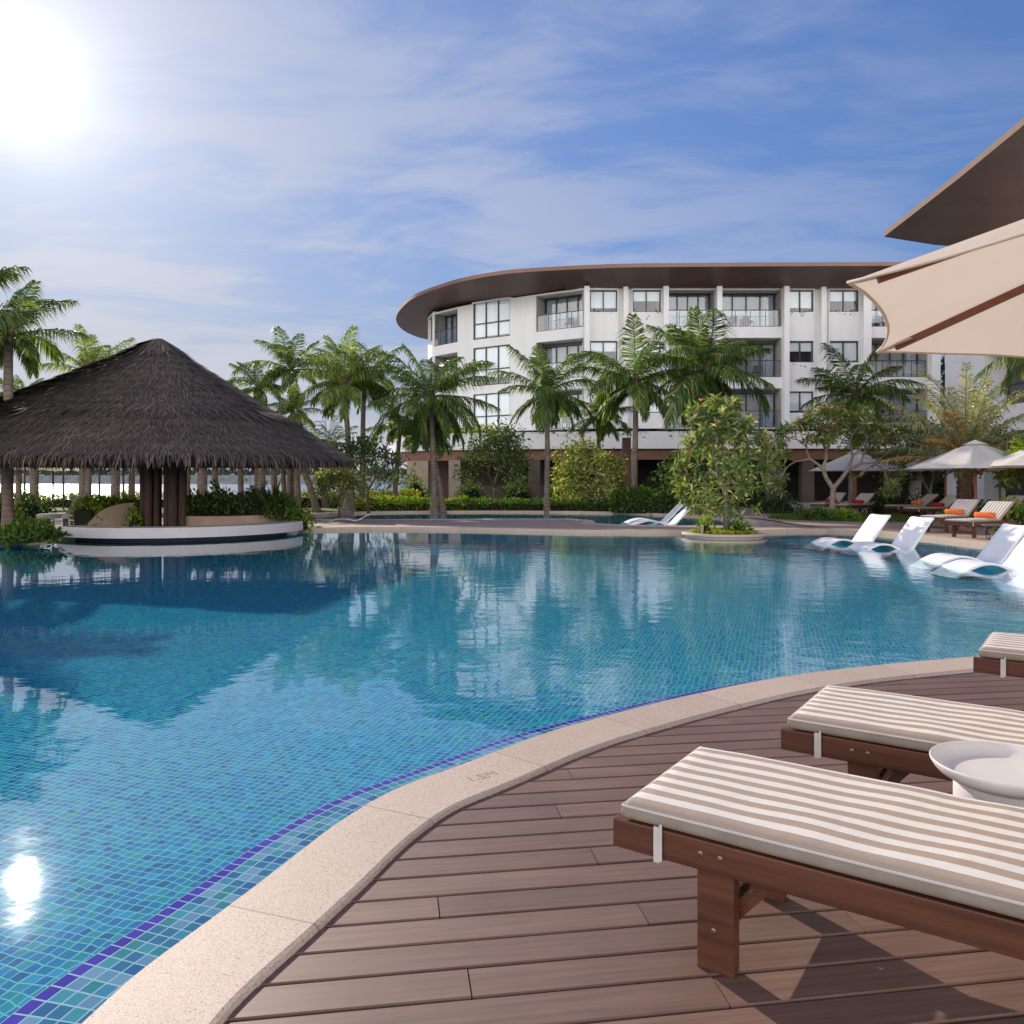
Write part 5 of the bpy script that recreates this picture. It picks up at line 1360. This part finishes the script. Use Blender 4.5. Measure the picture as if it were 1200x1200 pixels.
# parasols
def parasol(label, loc, rz, Rr=1.8, rim=1.95, apex=2.57, cloth_='cream_cloth', pole_x=.028):
    t = thing('parasol', label, 'parasol', loc, rz); n = 8
    tips = [Vector((Rr * math.cos(2 * PI * k / n), Rr * math.sin(2 * PI * k / n), rim)) for k in range(n)]; A = Vector((0, 0, apex))
    b = MB(); NR, NS = 10, 10; hem = []
    for k in range(n):
        a, c = tips[k], tips[(k + 1) % n]; vs = []
        for i in range(NR + 1):
            r = .08 + .92 * i / NR
            for j in range(NS + 1):
                s = j / NS; q = a.lerp(c, s); bow = 4 * s * (1 - s)
                cen_ = Vector((0, 0, rim)); q = q + (cen_ - q) * .042 * bow ** .8
                p = A + (q - A) * r; p.z -= .030 * bow * math.sin(PI * r) ; p.z += .012 * (1 - r)
                p.z += noise.noise(Vector((p.x * 2.5, p.y * 2.5, k))) * .006 * bow
                vs.append(p)
                if i == NR and j < NS: hem.append(p.copy())
        b.addmesh(vs, [(i * (NS + 1) + j, (i + 1) * (NS + 1) + j, (i + 1) * (NS + 1) + j + 1, i * (NS + 1) + j + 1) for i in range(NR) for j in range(NS)])
    can = b.build('canopy', M[cloth_], t, smooth=True); weld(can, .001)
    h = MB(); h.loop_tube(hem, .0045); h.build('hem', M['cream_cloth'], can, smooth=True)
    v = MB(); v.lathe([(.34, apex - .085), (.2, apex - .02), (.02, apex + .05)], 16); v.build('vent_cap', M[cloth_], can, smooth=True)
    pk = MB()
    for k in range(n):
        d = (tips[k] - A).normalized(); s = d.cross(Vector((0, 0, 1))).normalized(); u = s.cross(d)
        e = tips[k] - d * .16 - u * .016; f = tips[k] - u * .004
        q0, q1, q2, q3 = e - s * .045, e + s * .045, f + s * .006, f - s * .006
        pk.face([q0, q1, q2, q3]); pk.face([q0 - u * .004, q3 - u * .004, q2 - u * .004, q1 - u * .004])
    pk.build('rib_pockets', M[cloth_], can)
    for k in range(n):
        d = (tips[k] - A); rb_ = MB(); e = A + d * .045 + Vector((0, 0, -.03)); f = A + d * .955 + Vector((0, 0, -.019)); rb_.bar(e, f, .018, .027); o = rb_.build('rib', M['rib_wood'], t)
        st = MB(); m = A + d * .52 + Vector((0, 0, -.045)); st.bar((d.x * .03, d.y * .03, rim - .12), m, .018, .026); st.build('strut', M['rib_wood'], o)
    p = MB(); p.tube([(0, 0, .05), (0, 0, rim), (0, 0, apex + .02)], pole_x, 14); p.lathe([(.06, rim - .18), (.06, rim - .08)], 14); p.build('pole', M['pole_wood'], t, smooth=True)
    p = MB(); p.lathe([(.001, .10), (.05, .10), (.055, .06), (.26, .05), (.28, .03), (.28, 0), (.001, 0)], 28); p.build('base', M['frame_dark'], t)
    return t
near_par = parasol('large cream canvas parasol with brown wooden ribs, seen close from below at top right', (2.73, 2.11, 0), R(175.2))
P1 = parasol('pale parasol on a wooden pole in front of the date palm', (X(1143, 24.0), 24.0, 0), R(9), 1.95, 1.72, 2.52, 'far_cloth', .042)
dup(P1, (X(1108, 30), 30, 0), R(20), 'pale parasol half hidden behind the one in front of the date palm')
dup(P1, (X(1003, 33), 33, 0), R(5), 'grey white parasol in shade behind the forked frangipani', (1.0, 1.0, 1.02))
dup(P1, (X(1243, 22.0), 22.0, 0), R(14), 'pale parasol cut by the right frame edge', (1, 1, 1.03))
dup(P1, (X(1172, 31), 31, 0), R(30), 'dark ribbed parasol in shade right of the date palm trunk')
# small wire table by the right loungers
WT = thing('wire_table', 'small low table with curved wire legs beside the sunlit loungers', 'side table', (X(1172, 17.9), 17.9, 0))
b = MB(); b.lathe([(.001, .40), (.36, .40), (.37, .39), (.36, .375), (.001, .375)], 32); b.build('tabletop', M['grey_wood'], WT)
for k in range(4):
    a = k * PI / 2 + .4; b = MB(); b.tube([(math.cos(a) * r_, math.sin(a) * r_, z) for r_, z in ((.30, .375), (.36, .25), (.33, .12), (.22, .03), (.0, .02))], .011, 8); b.build('leg', M['iron'], WT, smooth=True)
# chairs on the hotel balconies
for k, (px, lv) in enumerate(((668, 2), (650, 1), (880, 2), (862, 2), (815, 2), (1050, 1), (890, 1), (664, 0), (1040, 2))):
    y = 53.9 if px < 690 else 52.45
    ty = WP(628).lerp(WP(684), (px - 628) / 56) if px < 690 else Vector((wx(px), WALLY, 0))
    p = Vector((ty.x, ty.y + .55, LV[lv] + .05))
    t = thing('balcony_chair', 'dark chair on the %s of the hotel' % ('top curved end balcony', 'middle curved end balcony', 'top centre balcony right side', 'top centre balcony left side', 'top balcony behind the largest palm', 'middle balcony at the far right', 'middle centre balcony', 'lowest curved end balcony', 'top balcony at the far right')[k], 'chair', p, .4 * (k % 3) - .4)
    b = MB(); b.box(-.25, .25, -.25, .25, .38, .45); b.build('seat', M['iron'], t)
    b = MB(); b.box(-.25, .25, .20, .25, .452, .85); b.build('backrest', M['iron'], t)
    for sx in (-1, 1):
        for sy in (-1, 1): b = MB(); b.box(sx * .22 - .02, sx * .22 + .02, sy * .22 - .02, sy * .22 + .02, 0, .378); b.build('leg', M['iron'], t)
# dark post and beach things on the left
b = MB(); x = X(734, 44); b.box(-.22, .22, -.22, .22, -.05, Z(513, 44)); o = b.build('timber_post', M['beam']); o.location = (x, 44, 0); tag(o, 'dark brown timber post rising beside the straight palm trunk before the podium', 'post'); bevel(o, .02)
SHC = thing('beach_canopy', 'long tan shade sail on thin dark poles by the shore seen under the thatch', 'shade canopy', (X(75, 40), 40, -.06))
b = MB(); z1 = Z(549, 40) + .06; nx = 16
for (xa, xb) in ((X(-10, 40), X(40, 40)), (X(46, 40), X(131, 40))):
    xa -= X(75, 40); xb -= X(75, 40); vs = []
    for i in range(nx + 1):
        for j in range(5):
            s = i / nx; vs.append((xa + (xb - xa) * s, -1.2 + .6 * j, z1 - .22 * math.sin(PI * s) * .6 + .1 * j / 4))
    b.addmesh(vs, [(i * 5 + j, (i + 1) * 5 + j, (i + 1) * 5 + j + 1, i * 5 + j + 1) for i in range(nx) for j in range(4)])
b.build('shade_cloth', M['tan_sail'], SHC, smooth=True)
for px in (20, 46, 90, 131):
    for yy in (-1.2, 1.2):
        p = MB(); xx = X(px, 40) - X(75, 40); p.tube([(xx, yy, 0), (xx, yy, z1 + .05)], .045, 8); p.build('pole', M['iron'], SHC)
def beach_chair(label, px, d, rz):
    t = thing('beach_chair', label, 'beach chair', (X(px, d), d, .0), R(rz))
    b = MB(); b.frame((0, 0, .22), (1, 0, .02), (0, 1, 0), (0, 0, 1), 0, .75, -.33, .33, 0, .13); b.build('seat', M['striped_blue'], t)
    b = MB(); b.frame((.74, 0, .26), Vector((.30, 0, .62)).normalized(), (0, 1, 0), Vector((.62, 0, -.30)).normalized(), 0, .70, -.33, .33, 0, .12); b.build('backrest', M['striped_blue'], t)
    for s in (-1, 1):
        l = MB(); l.box(.04, .10, s * .31 - .03, s * .31 + .03, -.03, .22); l.build('leg', M['grey_wood'], t); l = MB(); l.box(.72, .78, s * .31 - .03, s * .31 + .03, -.03, .24); l.build('leg', M['grey_wood'], t)
beach_chair('navy striped beach chair nearer the left edge palm trunk', 44, 24.6, 22)
beach_chair('navy striped beach chair beside the bright shrubs', 74, 24.8, 22)
low_wall('shore_wall', 'low sandy shore wall beyond the striped beach chairs', [(X(-60, 44), 44), (X(60, 44.5), 44.5), (X(170, 44.5), 44.5), (X(330, 45), 45)], .12, .12, .5, M['tan_stone'], 'wall')
for px, lb in ((84, 'short dark lantern post on the shore wall left of the broad trunk'), (146, 'short dark lantern post on the shore wall left of the dark columns')):
    t = thing('lantern_post', lb, 'lantern', (X(px, 43.2), 43.2, -.05)); b = MB(); b.tube([(0, 0, 0), (0, 0, .42)], .05, 8); b.build('post', M['iron'], t); b = MB(); b.box(-.10, .10, -.10, .10, .42, .66); b.lathe([(.15, .66), (.02, .78)], 8); b.build('lamp_housing', M['iron'], t)

# ================================================================== FAR SHORE
b = MB(); D = 560
b.box(-900, 200, D, D + 30, -2.5, Z(557.5, D)); b.box(-900, 200, D + 30, D + 400, -2.5, Z(557.5, D) + .5); struct(b.build('breakwater', M['rock']))
b = MB(); rr = random.Random(40)
for k in range(5200):
    x = -560 + 640 * rr.random(); y = D + 32 + 30 * rr.random(); hgt = 3.5 + 3.5 * noise.noise(Vector((x * .02, 0, 0))) + 2 * rr.random(); z = Z(557, D) + rr.random() * hgt
    leafq(b, Vector((x, y, z)), rdir(rr), rdir(rr), 3.2, 2.0)
for k in range(60):
    x = -540 + 560 * rr.random(); hgt = 7 + 4 * rr.random(); y = D + 20 + 10 * rr.random(); z0 = Z(557.5, D)
    b.tube([(x, y, z0), (x + .3, y, z0 + hgt)], .35, 4)
    for j in range(9):
        a = j * .7; leafq(b, Vector((x, y, z0 + hgt)), Vector((math.cos(a), math.sin(a) * .5, .3 - .5 * rr.random())).normalized(), Vector((0, 0, 1)), 4.2, 1.2)
tag(b.build('shore_trees', M['far_green']), 'line of distant trees along the far embankment', 'trees', None, 'stuff')
def tower(px, w, ytop, d, lb):
    t = thing('distant_building', lb, 'building', (X(px, d), d, 0)); ww = w / F * d; h = Z(ytop, d)
    b = MB(); b.box(-ww / 2, ww / 2, 0, ww, 0, h); b.box(-ww * .22, ww * .2, ww * .2, ww * .6, h, h * 1.05); b.build('wall', M['far_pale'], t)
    b = MB(); n = max(3, int(h / 4))
    for k in range(n): b.box(-ww * .44, ww * .44, -.3, -.05, h * (k + .35) / n, h * (k + .75) / n)
    o = b.build('window_bands', M['far_window'], t)
for a in ((374, 12, 492, 900, 'pale tower block rising beside the right slope of the pavilion'), (364, 9, 520, 920, 'lower pale block left of the tower beside the pavilion slope'), (258, 20, 536, 900, 'wide pale far building behind the right planter'),
          (290, 13, 530, 950, 'pale far building seen between thin trunks under the eave'), (316, 15, 541, 930, 'low wide far building behind the spiky plant'), (105, 15, 539, 900, 'far building over the sea beside the broad trunk'), (141, 12, 536, 900, 'far building over the sea left of the dark columns'),
          (60, 16, 544, 950, 'low far building over the sea behind the canopy poles'), (465, 8, 540, 900, 'far pale building by the hotel end')): tower(*a)
